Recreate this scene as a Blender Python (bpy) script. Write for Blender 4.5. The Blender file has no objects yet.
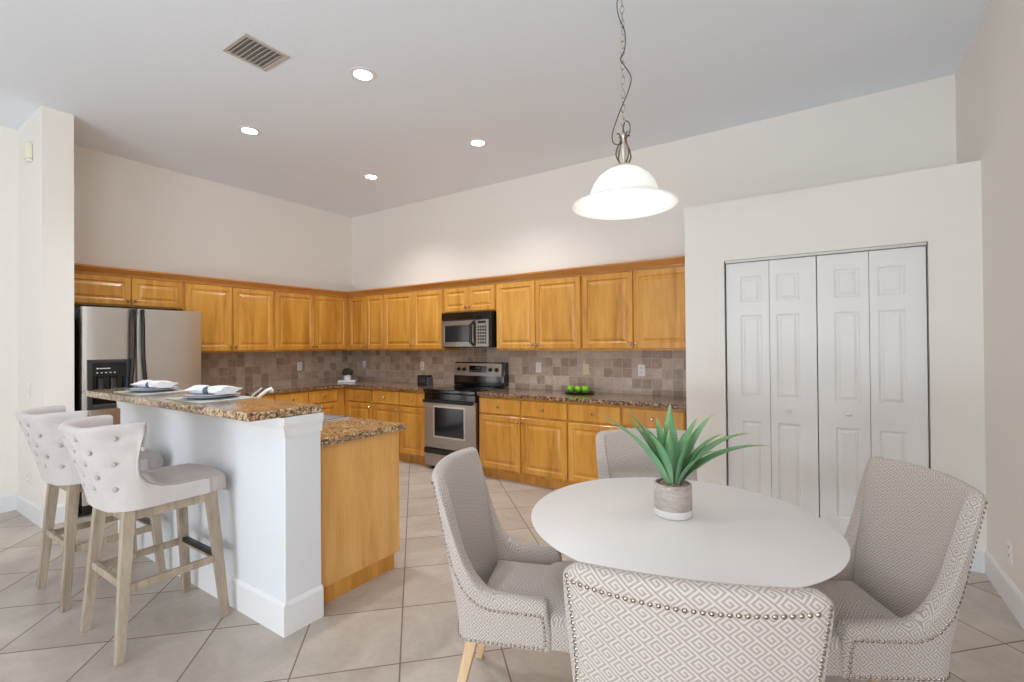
import bpy, bmesh, math, random
from mathutils import Vector, Matrix
PI = math.pi
S = bpy.context.scene
C = S.collection
random.seed(4)

# ------------------------------------------------------------------ camera
cd = bpy.data.cameras.new('camera'); cam = bpy.data.objects.new('camera', cd); C.objects.link(cam)
F_PX, YAW, PITCH, ROLL = 472.776, -0.5837, 0.0074, -0.0081
cd.sensor_fit = 'HORIZONTAL'; cd.sensor_width = 36.0; cd.lens = F_PX / 1024 * 36.0
cd.clip_start = 0.05
fw = Vector((math.sin(YAW)*math.cos(PITCH), math.cos(YAW)*math.cos(PITCH), math.sin(PITCH)))
r0 = Vector((math.cos(YAW), -math.sin(YAW), 0)); u0 = r0.cross(fw)
rt = r0*math.cos(ROLL) + u0*math.sin(ROLL); up = -r0*math.sin(ROLL) + u0*math.cos(ROLL)
m = Matrix((rt, up, -fw)).transposed().to_4x4(); m.translation = Vector((6.0312, -4.698, 1.4365))
cam.matrix_world = m
S.camera = cam
# ------------------------------------------------------------------ world, light, exposure
S.view_settings.view_transform = 'Standard'; S.view_settings.look = 'None'
S.view_settings.gamma = 1.0; S.view_settings.use_curve_mapping = False
S.view_settings.exposure = 0.36
w = bpy.data.worlds.new('sky'); S.world = w; w.use_nodes = True
bg = w.node_tree.nodes['Background']; bg.inputs[0].default_value = (0.72, 0.86, 1.0, 1); bg.inputs[1].default_value = 0.9
try:
    S.cycles.use_denoising = True
    S.cycles.max_bounces = 10; S.cycles.diffuse_bounces = 7
except Exception: pass
def area(name, loc, rot, sx, sy, power, col):
    l = bpy.data.lights.new(name, 'AREA'); l.shape = 'RECTANGLE'; l.size = sx; l.size_y = sy; l.energy = power; l.color = col
    o = bpy.data.objects.new(name, l); o.location = loc; o.rotation_euler = rot; C.objects.link(o); return o
# daylight entering by the glass doors and windows of the wall behind the camera, and a window in the right wall further back
area('daylight_front', (4.9, -8.75, 1.45), (PI/2, 0, 0), 3.3, 2.5, 14, (0.95, 0.97, 1.0))
# added fill lamp outside the door opening, aimed up to brighten the ceiling
area('ceiling_fill', (4.9, -9.1, 0.25), (math.radians(130), 0, 0), 3.3, 1.0, 176, (0.84, 0.92, 1.0))
area('daylight_right', (6.95, -6.6, 1.5), (0, PI/2, 0), 2.0, 2.0, 48, (1.0, 0.98, 0.96))

CEIL, RX, CAMZ = 3.40, 6.856, 1.4365
CY, CX0, CX1, CLZ = -0.643, 5.075, RX, 2.558       # closet face, left edge, right edge, top

# ------------------------------------------------------------------ object helpers
def link(name, bm, mat, parent=None, smooth=False, loc=None, rot=0.0):
    me = bpy.data.meshes.new(name); bmesh.ops.recalc_face_normals(bm, faces=bm.faces); bm.to_mesh(me); bm.free()
    if mat: me.materials.append(mat)
    if smooth:
        for p in me.polygons: p.use_smooth = True
        try: me.set_sharp_from_angle(angle=math.radians(38 if smooth is True else smooth))
        except Exception: pass
    o = bpy.data.objects.new(name, me); C.objects.link(o)
    if parent: o.parent = parent
    if loc: o.location = loc
    if rot: o.rotation_euler = (0, 0, rot)
    return o
def tag(o, label=None, cat=None, group=None, kind=None):
    if label: o['label'] = label
    if cat: o['category'] = cat
    if group: o['group'] = group
    if kind: o['kind'] = kind
    return o
def empty(name, loc=(0, 0, 0), rz=0, label=None, cat=None, group=None):
    o = bpy.data.objects.new(name, None); C.objects.link(o); o.location = loc; o.rotation_euler = (0, 0, rz)
    o.empty_display_size = 0.1
    return tag(o, label, cat, group)
def dup(o, loc=None, rz=None, label=None, parent=None):
    c = o.copy(); C.objects.link(c)
    if parent: c.parent = parent
    if loc is not None: c.location = loc
    if rz is not None: c.rotation_euler = (0, 0, rz)
    if label: c['label'] = label
    for ch in list(o.children): dup(ch, parent=c)
    return c
def N(): return bmesh.new()
def box(bm, x0, x1, y0, y1, z0, z1, bev=0.0, seg=1):
    vs = [bm.verts.new((x, y, z)) for x in (x0, x1) for y in (y0, y1) for z in (z0, z1)]
    fs = [bm.faces.new([vs[i] for i in f]) for f in ((0,1,3,2),(4,6,7,5),(0,4,5,1),(2,3,7,6),(0,2,6,4),(1,5,7,3))]
    if bev > 0:
        es = list({e for f in fs for e in f.edges})
        bmesh.ops.bevel(bm, geom=es, offset=bev, segments=seg, affect='EDGES', profile=0.5)
def bar(bm, a, b, w0, d0, w1=None, d1=None, bev=0.0, side=None):
    """square-section bar from a to b; (w0,d0) section at a, (w1,d1) at b"""
    a, b = Vector(a), Vector(b); w1 = w1 or w0; d1 = d1 or d0
    ax = (b-a).normalized()
    s = Vector(side) if side else Vector((1, 0, 0))
    if abs(ax.dot(s)) > 0.95: s = Vector((0, 1, 0))
    s = (s - ax*ax.dot(s)).normalized(); t = ax.cross(s)
    vs = []
    for p, ww, dd in ((a, w0, d0), (b, w1, d1)):
        for i, j in ((-1,-1),(1,-1),(1,1),(-1,1)): vs.append(bm.verts.new(p + s*i*ww/2 + t*j*dd/2))
    fs = [bm.faces.new([vs[i] for i in f]) for f in ((0,3,2,1),(4,5,6,7),(0,1,5,4),(1,2,6,5),(2,3,7,6),(3,0,4,7))]
    if bev > 0: bmesh.ops.bevel(bm, geom=list({e for f in fs for e in f.edges}), offset=bev, segments=2, affect='EDGES', profile=0.5)
def lathe(bm, prof, c=(0, 0, 0), n=24, axis='Z', sx=1, sy=1):
    """prof: (radius, height) list"""
    rings = []
    for r, h in prof:
        ring = []
        for k in range(n):
            a = 2*PI*k/n; x, y, z = r*math.cos(a)*sx, r*math.sin(a)*sy, h
            if axis == 'Y': x, y, z = x, -h, y
            if axis == 'X': x, y, z = h, x, y
            ring.append((c[0]+x, c[1]+y, c[2]+z))
        rings.append([bm.verts.new(ring[0])] if r < 1e-6 else [bm.verts.new(p) for p in ring])
    for a, b in zip(rings, rings[1:]):
        for k in range(n):
            k2 = (k+1) % n
            if len(a) == 1 and len(b) == 1: continue
            if len(a) == 1: bm.faces.new((a[0], b[k2], b[k]))
            elif len(b) == 1: bm.faces.new((a[k], a[k2], b[0]))
            else: bm.faces.new((a[k], a[k2], b[k2], b[k]))
def tube(bm, pts, r, n=8, closed=False, rs=None):
    pts = [Vector(p) for p in pts]; rings = []; prev = None; L = len(pts)
    for i, p in enumerate(pts):
        if closed: t = (pts[(i+1) % L] - pts[i-1]).normalized()
        else: t = (pts[min(i+1, L-1)] - pts[max(i-1, 0)]).normalized()
        if prev is None:
            s = t.orthogonal().normalized()
        else:
            s = prev - t*prev.dot(t); s = s.normalized() if s.length > 1e-6 else t.orthogonal().normalized()
        prev = s; q = t.cross(s); rr = rs[i] if rs else r
        rings.append([bm.verts.new(p + (s*math.cos(2*PI*k/n) + q*math.sin(2*PI*k/n))*rr) for k in range(n)])
    seq = list(zip(rings, rings[1:])) + ([(rings[-1], rings[0])] if closed else [])
    for a, b in seq:
        for k in range(n): bm.faces.new((a[k], a[(k+1) % n], b[(k+1) % n], b[k]))
    if not closed:
        bm.faces.new(rings[0][::-1]); bm.faces.new(rings[-1])
def prism(bm, poly, z0, z1, bev=0.0, seg=2):
    a = [bm.verts.new((x, y, z0)) for x, y in poly]; b = [bm.verts.new((x, y, z1)) for x, y in poly]
    fs = [bm.faces.new(a[::-1]), bm.faces.new(b)]
    n = len(poly)
    for k in range(n): fs.append(bm.faces.new((a[k], a[(k+1) % n], b[(k+1) % n], b[k])))
    if bev: bmesh.ops.bevel(bm, geom=list({e for f in fs[:2] for e in f.edges}), offset=bev, segments=seg, affect='EDGES', profile=0.5)

# ------------------------------------------------------------------ material helpers
def lin(c):
    return tuple((x/255/12.92 if x/255 <= 0.04045 else ((x/255+0.055)/1.055)**2.4) for x in c) + (1.0,)
class MT:
    def __init__(s, name, rough=0.5, metal=0.0, col=(200, 200, 200), spec=None, coat=0.0):
        s.m = bpy.data.materials.new(name); s.m.use_nodes = True; s.t = s.m.node_tree; s.b = s.t.nodes['Principled BSDF']
        s.b.inputs['Base Color'].default_value = lin(col); s.b.inputs['Roughness'].default_value = rough; s.b.inputs['Metallic'].default_value = metal
        if spec is not None: s.b.inputs['Specular IOR Level'].default_value = spec
        if coat: s.b.inputs['Coat Weight'].default_value = coat; s.b.inputs['Coat Roughness'].default_value = 0.15
    def n(s, typ, **kw):
        nd = s.t.nodes.new(typ)
        for k, v in kw.items():
            if k.startswith('i_'):
                key = k[2:]; key = int(key) if key.isdigit() else key.replace('_', ' ')
                nd.inputs[key].default_value = v
            else: setattr(nd, k, v)
        return nd
    def l(s, a, b): s.t.links.new(a, b)
    def math(s, op, a, b=None, c=None):
        nd = s.n('ShaderNodeMath', operation=op)
        for i, v in enumerate((a, b, c)):
            if v is None: continue
            if isinstance(v, (int, float)): nd.inputs[i].default_value = v
            else: s.l(v, nd.inputs[i])
        return nd.outputs[0]
    def ramp(s, fac, stops, interp='LINEAR'):
        r = s.n('ShaderNodeValToRGB'); r.color_ramp.interpolation = interp
        e = r.color_ramp.elements
        while len(e) < len(stops): e.new(0.5)
        for k, (p, c) in enumerate(stops): e[k].position = p; e[k].color = c if len(c) == 4 else lin(c)
        s.l(fac, r.inputs[0]); return r.outputs[0]
    def coord(s, kind='Object', scale=None, rot=None):
        tc = s.n('ShaderNodeTexCoord'); mp = s.n('ShaderNodeMapping')
        if scale: mp.inputs['Scale'].default_value = scale
        if rot: mp.inputs['Rotation'].default_value = rot
        s.l(tc.outputs[kind], mp.inputs[0]); return mp.outputs[0]
    def noise(s, vec, scale, detail=3, rough=0.5, dist=0.0):
        nd = s.n('ShaderNodeTexNoise'); nd.inputs['Scale'].default_value = scale; nd.inputs['Detail'].default_value = detail
        nd.inputs['Roughness'].default_value = rough; nd.inputs['Distortion'].default_value = dist
        s.l(vec, nd.inputs['Vector']); return nd
    def mix(s, f, a, b, mode='MIX'):
        nd = s.n('ShaderNodeMix', data_type='RGBA', blend_type=mode)
        for i, v in ((0, f), (6, a), (7, b)):
            if isinstance(v, (int, float)): nd.inputs[i].default_value = v
            elif isinstance(v, tuple): nd.inputs[i].default_value = v if len(v) == 4 else lin(v)
            else: s.l(v, nd.inputs[i])
        return nd.outputs[2]
    def bump(s, h, strength=0.2, dist=0.01):
        b = s.n('ShaderNodeBump'); b.inputs['Strength'].default_value = strength; b.inputs['Distance'].default_value = dist
        s.l(h, b.inputs['Height']); s.l(b.outputs[0], s.b.inputs['Normal'])
    def col(s, c): s.l(c, s.b.inputs['Base Color'])

def m_paint(name, col, rough=0.6, scale=60, strength=0.12):
    t = MT(name, rough, col=col); v = t.coord('Object'); n = t.noise(v, scale, 3, 0.6); t.bump(n.outputs['Fac'], strength, 0.004); return t.m
M = {}
M['wall'] = m_paint('wall_paint', (237, 232, 225), 0.65)
M['ceil'] = m_paint('ceiling_paint', (233, 239, 246), 0.8, 35, 0.35)
M['white'] = m_paint('white_trim_paint', (230, 230, 231), 0.4, 120, 0.03)
M['island'] = m_paint('island_wall_paint', (224, 226, 230), 0.5, 60, 0.15)
M['door'] = m_paint('door_paint', (236, 234, 232), 0.4, 90, 0.04)
M['track'] = MT('track_metal', 0.4, 0.3, (200, 196, 190)).m
M['track_dark'] = MT('duct_grey', 0.7, 0, (128, 124, 120)).m
M['dark'] = MT('dark_gap', 0.8, 0, (30, 28, 26)).m

def m_wood(name, c0, c1, c2, rough=0.32, grain=(9, 9, 0.9), coat=0.25):
    t = MT(name, rough, coat=coat); v = t.coord('Object', grain)
    oi = t.n('ShaderNodeObjectInfo'); ad = t.n('ShaderNodeVectorMath', operation='ADD'); t.l(v, ad.inputs[0])
    sc = t.n('ShaderNodeVectorMath', operation='SCALE'); sc.inputs['Scale'].default_value = 37.0
    cb = t.n('ShaderNodeCombineXYZ'); t.l(oi.outputs['Random'], cb.inputs[0]); t.l(oi.outputs['Random'], cb.inputs[2]); t.l(cb.outputs[0], sc.inputs[0]); t.l(sc.outputs[0], ad.inputs[1])
    n1 = t.noise(ad.outputs[0], 1.2, 4, 0.55, 0.6); n2 = t.noise(ad.outputs[0], 7.0, 3, 0.6)
    f = t.math('ADD', t.math('MULTIPLY', n1.outputs['Fac'], 0.75), t.math('MULTIPLY', n2.outputs['Fac'], 0.25))
    f = t.math('ADD', f, t.math('MULTIPLY', t.math('SUBTRACT', oi.outputs['Random'], 0.5), 0.10))
    t.col(t.ramp(f, [(0.30, c0), (0.5, c1), (0.72, c2)]))
    t.bump(n2.outputs['Fac'], 0.04, 0.002); return t.m
M['maple'] = m_wood('honey_maple', (178, 116, 36), (206, 145, 58), (222, 166, 78))
M['maple_crown'] = m_wood('crown_maple', (172, 106, 38), (192, 126, 54), (204, 142, 70), grain=(1.2, 1.2, 12))
M['maple_panel'] = m_wood('maple_end_panel', (212, 154, 80), (228, 176, 102), (238, 192, 122))
M['ashwood'] = m_wood('weathered_ash', (138, 122, 104), (165, 149, 130), (186, 172, 154), 0.6, (22, 22, 2.2), 0.0)
M['oak'] = m_wood('natural_oak', (196, 160, 118), (214, 182, 142), (226, 198, 162), 0.5, (22, 22, 2), 0.0)

def m_granite(name, stops, scale=1.0, rough=0.12):
    t = MT(name, rough, coat=0.3); v = t.coord('Object', (scale,)*3)
    vo = t.n('ShaderNodeTexVoronoi', feature='F1'); vo.inputs['Scale'].default_value = 85; vo.inputs['Randomness'].default_value = 1
    w_ = t.noise(v, 40, 2); mx = t.n('ShaderNodeVectorMath', operation='ADD'); sc = t.n('ShaderNodeVectorMath', operation='SCALE'); sc.inputs['Scale'].default_value = 0.02
    t.l(w_.outputs['Color'], sc.inputs[0]); t.l(v, mx.inputs[0]); t.l(sc.outputs[0], mx.inputs[1]); t.l(mx.outputs[0], vo.inputs['Vector'])
    sep = t.n('ShaderNodeSeparateColor'); t.l(vo.outputs['Color'], sep.inputs[0])
    n2 = t.noise(v, 14, 3)
    f = t.math('ADD', t.math('MULTIPLY', sep.outputs[0], 0.72), t.math('MULTIPLY', n2.outputs['Fac'], 0.36))
    c = t.ramp(f, stops)
    n3 = t.noise(v, 260, 2)
    t.col(t.mix(t.math('MULTIPLY', t.math('GREATER_THAN', n3.outputs['Fac'], 0.60), 0.65), c, (60, 42, 32)))
    return t.m
M['granite'] = m_granite('brown_granite', [(0.12, (48, 34, 28)), (0.40, (98, 70, 52)), (0.62, (140, 106, 78)), (0.80, (178, 148, 116)), (0.95, (198, 176, 152))])
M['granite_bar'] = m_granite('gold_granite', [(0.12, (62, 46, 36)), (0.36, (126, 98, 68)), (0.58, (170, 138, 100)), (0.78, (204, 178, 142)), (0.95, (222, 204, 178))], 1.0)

def m_floor():
    t = MT('floor_tile', 0.28)
    g = t.n('ShaderNodeNewGeometry'); sp = t.n('ShaderNodeSeparateXYZ'); t.l(g.outputs['Position'], sp.inputs[0])
    X, Y = sp.outputs[0], sp.outputs[1]; P = 0.4675
    u = t.math('DIVIDE', t.math('SUBTRACT', t.math('MULTIPLY', t.math('ADD', X, Y), 0.70711), 0.866-40*P), P)
    v = t.math('DIVIDE', t.math('SUBTRACT', t.math('MULTIPLY', t.math('SUBTRACT', X, Y), 0.70711), 4.912-40*P), P)
    def edge(a):
        f = t.math('FRACT', a); return t.math('MINIMUM', f, t.math('SUBTRACT', 1.0, f))
    e = t.math('MINIMUM', edge(u), edge(v))
    mask = t.n('ShaderNodeMapRange', interpolation_type='SMOOTHSTEP'); mask.inputs[1].default_value = 0.005; mask.inputs[2].default_value = 0.010; t.l(e, mask.inputs[0])
    cb = t.n('ShaderNodeCombineXYZ'); t.l(t.math('FLOOR', u), cb.inputs[0]); t.l(t.math('FLOOR', v), cb.inputs[1])
    wn = t.n('ShaderNodeTexWhiteNoise', noise_dimensions='2D'); t.l(cb.outputs[0], wn.inputs[0])
    ad = t.n('ShaderNodeVectorMath', operation='ADD'); sc = t.n('ShaderNodeVectorMath', operation='SCALE'); sc.inputs['Scale'].default_value = 9
    t.l(wn.outputs['Color'], sc.inputs[0]); t.l(g.outputs['Position'], ad.inputs[0]); t.l(sc.outputs[0], ad.inputs[1])
    n1 = t.noise(ad.outputs[0], 3.2, 5, 0.6, 0.8); n2 = t.noise(ad.outputs[0], 45, 3)
    f = t.math('ADD', t.math('MULTIPLY', n1.outputs['Fac'], 0.8), t.math('MULTIPLY', n2.outputs['Fac'], 0.2))
    f = t.math('ADD', f, t.math('MULTIPLY', t.math('SUBTRACT', wn.outputs['Value'], 0.5), 0.08))
    c = t.ramp(f, [(0.3, (168, 157, 146)), (0.5, (185, 174, 163)), (0.7, (199, 189, 178))])
    t.col(t.mix(mask.outputs[0], (128, 108, 90), c))
    rr = t.math('SUBTRACT', 0.75, t.math('MULTIPLY', mask.outputs[0], 0.42)); t.l(rr, t.b.inputs['Roughness'])
    t.bump(t.math('ADD', mask.outputs[0], t.math('MULTIPLY', n2.outputs['Fac'], 0.1)), 0.35, 0.003)
    return t.m
M['floor'] = m_floor()
def m_splash():
    t = MT('travertine_backsplash', 0.45)
    g = t.n('ShaderNodeNewGeometry'); sp = t.n('ShaderNodeSeparateXYZ'); t.l(g.outputs['Position'], sp.inputs[0]); P = 0.1016
    a = t.math('DIVIDE', t.math('ADD', t.math('ADD', sp.outputs[0], sp.outputs[1]), 20.0), P); b = t.math('DIVIDE', t.math('SUBTRACT', sp.outputs[2], 0.92-0.04), P)
    def edge(q):
        f = t.math('FRACT', q); return t.math('MINIMUM', f, t.math('SUBTRACT', 1.0, f))
    e = t.math('MINIMUM', edge(a), edge(b))
    nn = t.noise(g.outputs['Position'], 60, 2)
    e = t.math('ADD', e, t.math('MULTIPLY', t.math('SUBTRACT', nn.outputs['Fac'], 0.5), 0.03))
    mask = t.n('ShaderNodeMapRange'); mask.inputs[1].default_value = 0.02; mask.inputs[2].default_value = 0.04; t.l(e, mask.inputs[0])
    cb = t.n('ShaderNodeCombineXYZ'); t.l(t.math('FLOOR', a), cb.inputs[0]); t.l(t.math('FLOOR', b), cb.inputs[1])
    wn = t.n('ShaderNodeTexWhiteNoise', noise_dimensions='2D'); t.l(cb.outputs[0], wn.inputs[0])
    n1 = t.noise(g.outputs['Position'], 18, 5, 0.65, 0.5)
    f = t.math('ADD', t.math('MULTIPLY', wn.outputs['Value'], 0.42), t.math('MULTIPLY', n1.outputs['Fac'], 0.66))
    c = t.ramp(f, [(0.15, (134, 112, 97)), (0.42, (172, 150, 133)), (0.65, (194, 174, 157)), (0.9, (220, 204, 188))])
    t.col(t.mix(mask.outputs[0], (192, 178, 164), c))
    t.bump(t.math('ADD', mask.outputs[0], t.math('MULTIPLY', n1.outputs['Fac'], 0.4)), 0.4, 0.003)
    return t.m
M['splash'] = m_splash()

def m_steel(name='stainless', col=(216, 211, 204), rough=0.3, st=(2, 2, 260)):
    t = MT(name, rough, 1.0, col); v = t.coord('Object', st); n = t.noise(v, 1.0, 2)
    r = t.n('ShaderNodeMapRange'); r.inputs[3].default_value = rough-0.06; r.inputs[4].default_value = rough+0.1; t.l(n.outputs['Fac'], r.inputs[0]); t.l(r.outputs[0], t.b.inputs['Roughness'])
    t.bump(n.outputs['Fac'], 0.04, 0.0005); return t.m
M['steel'] = m_steel()
M['steel_r'] = m_steel('range_stainless', (178, 171, 164), 0.28, (3, 3, 300))
M['blackgloss'] = MT('black_glass', 0.08, 0, (12, 12, 13), coat=0.5).m
M['black'] = MT('black_plastic', 0.35, 0, (20, 20, 21)).m
M['charcoal'] = MT('charcoal_plastic', 0.4, 0, (52, 53, 56)).m
M['window_glass'] = MT('oven_window', 0.06, 0, (28, 30, 34), coat=0.6).m
M['mwglass'] = MT('microwave_window', 0.1, 0.0, (38, 39, 41), coat=0.6).m
M['chrome'] = MT('chrome', 0.12, 1.0, (215, 215, 218)).m
M['nickel'] = MT('brushed_nickel', 0.22, 1.0, (200, 190, 176)).m
M['nail'] = MT('nailhead_nickel', 0.2, 1.0, (168, 156, 142)).m
M['brass'] = MT('antique_silver', 0.35, 0.9, (226, 218, 202)).m
M['bronze'] = MT('aged_bronze', 0.4, 0.8, (128, 112, 96)).m
M['plate'] = MT('outlet_plate', 0.35, 0, (238, 236, 230)).m
M['almond'] = MT('almond_plate', 0.35, 0, (222, 208, 170)).m
M['cream'] = MT('cream_plastic', 0.45, 0, (232, 230, 205)).m
M['china'] = MT('white_china', 0.12, 0, (228, 232, 238), coat=0.4).m
M['bluechina'] = MT('blue_grey_china', 0.15, 0, (176, 190, 204), coat=0.4).m
M['tabletop'] = MT('white_lacquer', 0.42, 0, (226, 222, 220)).m
M['pedestal'] = MT('white_pedestal', 0.3, 0, (236, 235, 233)).m
def m_cloth(name, col, sc=400, rough=0.9, strength=0.25, amt=12):
    t = MT(name, rough, spec=0.15); v = t.coord('Object'); n = t.noise(v, sc, 2); n2 = t.noise(v, 9, 3)
    a = tuple(max(0, c-amt) for c in col); b = tuple(min(255, c+amt) for c in col)
    f = t.math('ADD', t.math('MULTIPLY', n.outputs['Fac'], 0.7), t.math('MULTIPLY', n2.outputs['Fac'], 0.3))
    t.col(t.ramp(f, [(0.3, a), (0.7, b)])); t.bump(n.outputs['Fac'], strength, 0.002)
    t.b.inputs['Sheen Weight'].default_value = 0.25
    return t.m
M['linen'] = m_cloth('greige_linen', (196, 189, 186))
M['linen_in'] = m_cloth('taupe_linen', (178, 168, 163))
M['napkin'] = m_cloth('white_napkin', (232, 235, 240), 500, 0.9, 0.1, 5)
M['placemat'] = m_cloth('silver_placemat', (188, 190, 184), 700, 0.5, 0.3, 10)
M['ring'] = MT('grey_napkin_ring', 0.4, 0.2, (92, 98, 108)).m
def m_apple():
    t = MT('green_apple', 0.28, coat=0.3); v = t.coord('Object'); n = t.noise(v, 30, 3)
    t.col(t.ramp(n.outputs['Fac'], [(0.3, (98, 176, 22)), (0.7, (150, 214, 48))])); return t.m
M['apple'] = m_apple()
M['stem'] = MT('stem_brown', 0.7, 0, (80, 60, 36)).m
def m_leaf():
    t = MT('aloe_leaf', 0.42, spec=0.4); tc = t.n('ShaderNodeTexCoord'); sp = t.n('ShaderNodeSeparateXYZ'); t.l(tc.outputs['UV'], sp.inputs[0])
    v = t.coord('UV', (26, 1.2, 1)); n = t.noise(v, 2.0, 3)
    c = t.ramp(sp.outputs[1], [(0.0, (150, 178, 140)), (0.35, (116, 166, 124)), (0.8, (120, 164, 104)), (0.97, (170, 172, 120))])
    c = t.mix(t.math('MULTIPLY', n.outputs['Fac'], 0.45), c, (80, 130, 92)); t.col(c)
    t.b.inputs['Subsurface Weight'].default_value = 0.0
    return t.m
M['leaf'] = m_leaf()
M['moss'] = m_cloth('dark_moss', (52, 50, 24), 120, 0.95, 0.8, 18)
def m_pot():
    t = MT('stone_and_white_pot', 0.4); v = t.coord('Object', (9, 9, 26)); n = t.noise(v, 1.4, 5, 0.62, 1.3); tc = t.n('ShaderNodeTexCoord'); sp = t.n('ShaderNodeSeparateXYZ'); t.l(tc.outputs['Object'], sp.inputs[0])
    c = t.ramp(n.outputs['Fac'], [(0.32, (158, 148, 140)), (0.5, (186, 174, 166)), (0.62, (196, 186, 178)), (0.68, (236, 232, 226))])
    hi = t.math('GREATER_THAN', sp.outputs[2], 0.030)
    t.col(t.mix(hi, (240, 238, 236), c)); return t.m
M['pot'] = m_pot()
M['pebble'] = m_cloth('pebbles', (150, 128, 108), 60, 0.6, 0.3, 45)
M['soil'] = m_cloth('soil', (70, 56, 44), 90, 0.95, 0.6, 18)

# greek key weave: an 8 x 8 bitmap read row by row out of a stepped ramp
KEY = ["11111110", "10000010", "10111010", "10101010", "10001010", "11111010", "00000010", "11111110"]
KEY = ["11111110", "10000010", "10111010", "10100010", "10111110", "10000000", "11111111", "00000000"]
def m_key(name, light, dark, cell=0.0435):
    t = MT(name, 0.9, spec=0.15); tc = t.n('ShaderNodeTexCoord'); mp = t.n('ShaderNodeMapping')
    mp.inputs['Rotation'].default_value = (0, 0, PI/4); mp.inputs['Scale'].default_value = (1/cell, 1/cell, 1); t.l(tc.outputs['UV'], mp.inputs[0])
    sp = t.n('ShaderNodeSeparateXYZ'); t.l(mp.outputs[0], sp.inputs[0])
    fx, fy = t.math('FRACT', t.math('ADD', sp.outputs[0], 50.0)), t.math('FRACT', t.math('ADD', sp.outputs[1], 50.0))
    stops = []
    for r in range(8):
        val = sum(int(KEY[r][c]) << c for c in range(8)) / 256.0
        stops.append((r/8.0, (val, val, val, 1)))
    rowv = t.ramp(fy, stops, 'CONSTANT')
    sc = t.n('ShaderNodeSeparateColor'); t.l(rowv, sc.inputs[0])
    col = t.math('FLOOR', t.math('MULTIPLY', fx, 7.9999))
    k = t.math('ROUND', t.math('MULTIPLY', sc.outputs[0], 256.0))
    bit = t.math('MODULO', t.math('FLOOR', t.math('DIVIDE', k, t.math('POWER', 2.0, col))), 2.0)
    n = t.noise(mp.outputs[0], 16, 3); n2 = t.noise(mp.outputs[0], 0.35, 3)
    bit2 = t.math('MULTIPLY', t.math('ADD', 0.12, t.math('MULTIPLY', bit, 0.88)), t.math('ADD', 0.55, t.math('MULTIPLY', n.outputs['Fac'], 0.6)))
    t.col(t.mix(bit2, dark, light)); t.bump(t.math('ADD', bit, t.math('MULTIPLY', n.outputs['Fac'], 0.6)), 0.3, 0.002)
    t.b.inputs['Sheen Weight'].default_value = 0.3
    return t.m
M['key'] = m_key('greek_key_chenille', (208, 199, 192), (160, 148, 140), 0.034)

# ------------------------------------------------------------------ the room
def struct(name, bm, mat, parent=None, smooth=False):
    o = link(name, bm, mat, parent, smooth)
    if not parent: o['kind'] = 'structure'
    return o
YF = -8.6
b = N(); box(b, -0.12, RX+0.12, YF-0.12, 0.12, -0.10, 0.0); struct('floor', b, M['floor'])
b = N(); box(b, -0.12, RX+0.12, YF-0.12, 0.12, CEIL, CEIL+0.10); struct('ceiling', b, M['ceil'])
b = N(); box(b, -0.12, 0, YF-0.12, 0, 0, CEIL); struct('wall_left', b, M['wall'])
b = N(); box(b, -0.12, RX+0.12, 0, 0.12, 0, CEIL); struct('wall_back', b, M['wall'])
# right wall with a window well behind the camera
b = N(); box(b, RX, RX+0.12, -5.5, 0, 0, CEIL); box(b, RX, RX+0.12, YF-0.12, -7.6, 0, CEIL); box(b, RX, RX+0.12, -7.6, -5.5, 0, 0.5); box(b, RX, RX+0.12, -7.6, -5.5, 2.5, CEIL)
struct('wall_right', b, M['wall'])
# wall behind the camera: an opening for the glass doors
b = N(); box(b, 0, 3.2, YF-0.12, YF, 0, CEIL); box(b, 6.6, RX, YF-0.12, YF, 0, CEIL); box(b, 3.2, 6.6, YF-0.12, YF, 2.75, CEIL)
struct('wall_front', b, M['wall'])
b = N()
for x in (3.2, 4.31, 5.43, 6.54): box(b, x, x+0.06, YF-0.09, YF-0.03, 0, 2.75)
box(b, 3.26, 6.54, YF-0.09, YF-0.03, 0, 0.06); box(b, 3.26, 6.54, YF-0.09, YF-0.03, 2.69, 2.75)
struct('window_1', b, M['white'])
b = N()
box(b, RX+0.02, RX+0.08, -7.6, -7.54, 0.5, 2.5); box(b, RX+0.02, RX+0.08, -5.56, -5.5, 0.5, 2.5); box(b, RX+0.02, RX+0.08, -7.54, -5.56, 0.5, 0.56); box(b, RX+0.02, RX+0.08, -7.54, -5.56, 2.44, 2.5)
box(b, RX+0.03, RX+0.07, -6.57, -6.53, 0.56, 2.44)
struct('window_2', b, M['white'])
# stub wall beside the refrigerator
b = N(); box(b, 0, 0.77, -3.605, -3.41, 0, CEIL); struct('wall_alcove', b, M['wall'])
# closet walls
b = N()
DX0, DX1, DZ = 5.375, 6.60, 2.085
box(b, CX0, DX0, CY, CY+0.115, 0, CLZ-0.02); box(b, DX1, CX1, CY, CY+0.115, 0, CLZ-0.02); box(b, DX0, DX1, CY, CY+0.115, DZ, CLZ-0.02)
box(b, CX0, CX0+0.115, CY+0.115, 0, 0, CLZ-0.02); box(b, CX0, CX1, CY, 0, CLZ-0.02, CLZ)
struct('wall_closet', b, M['wall'])
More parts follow.
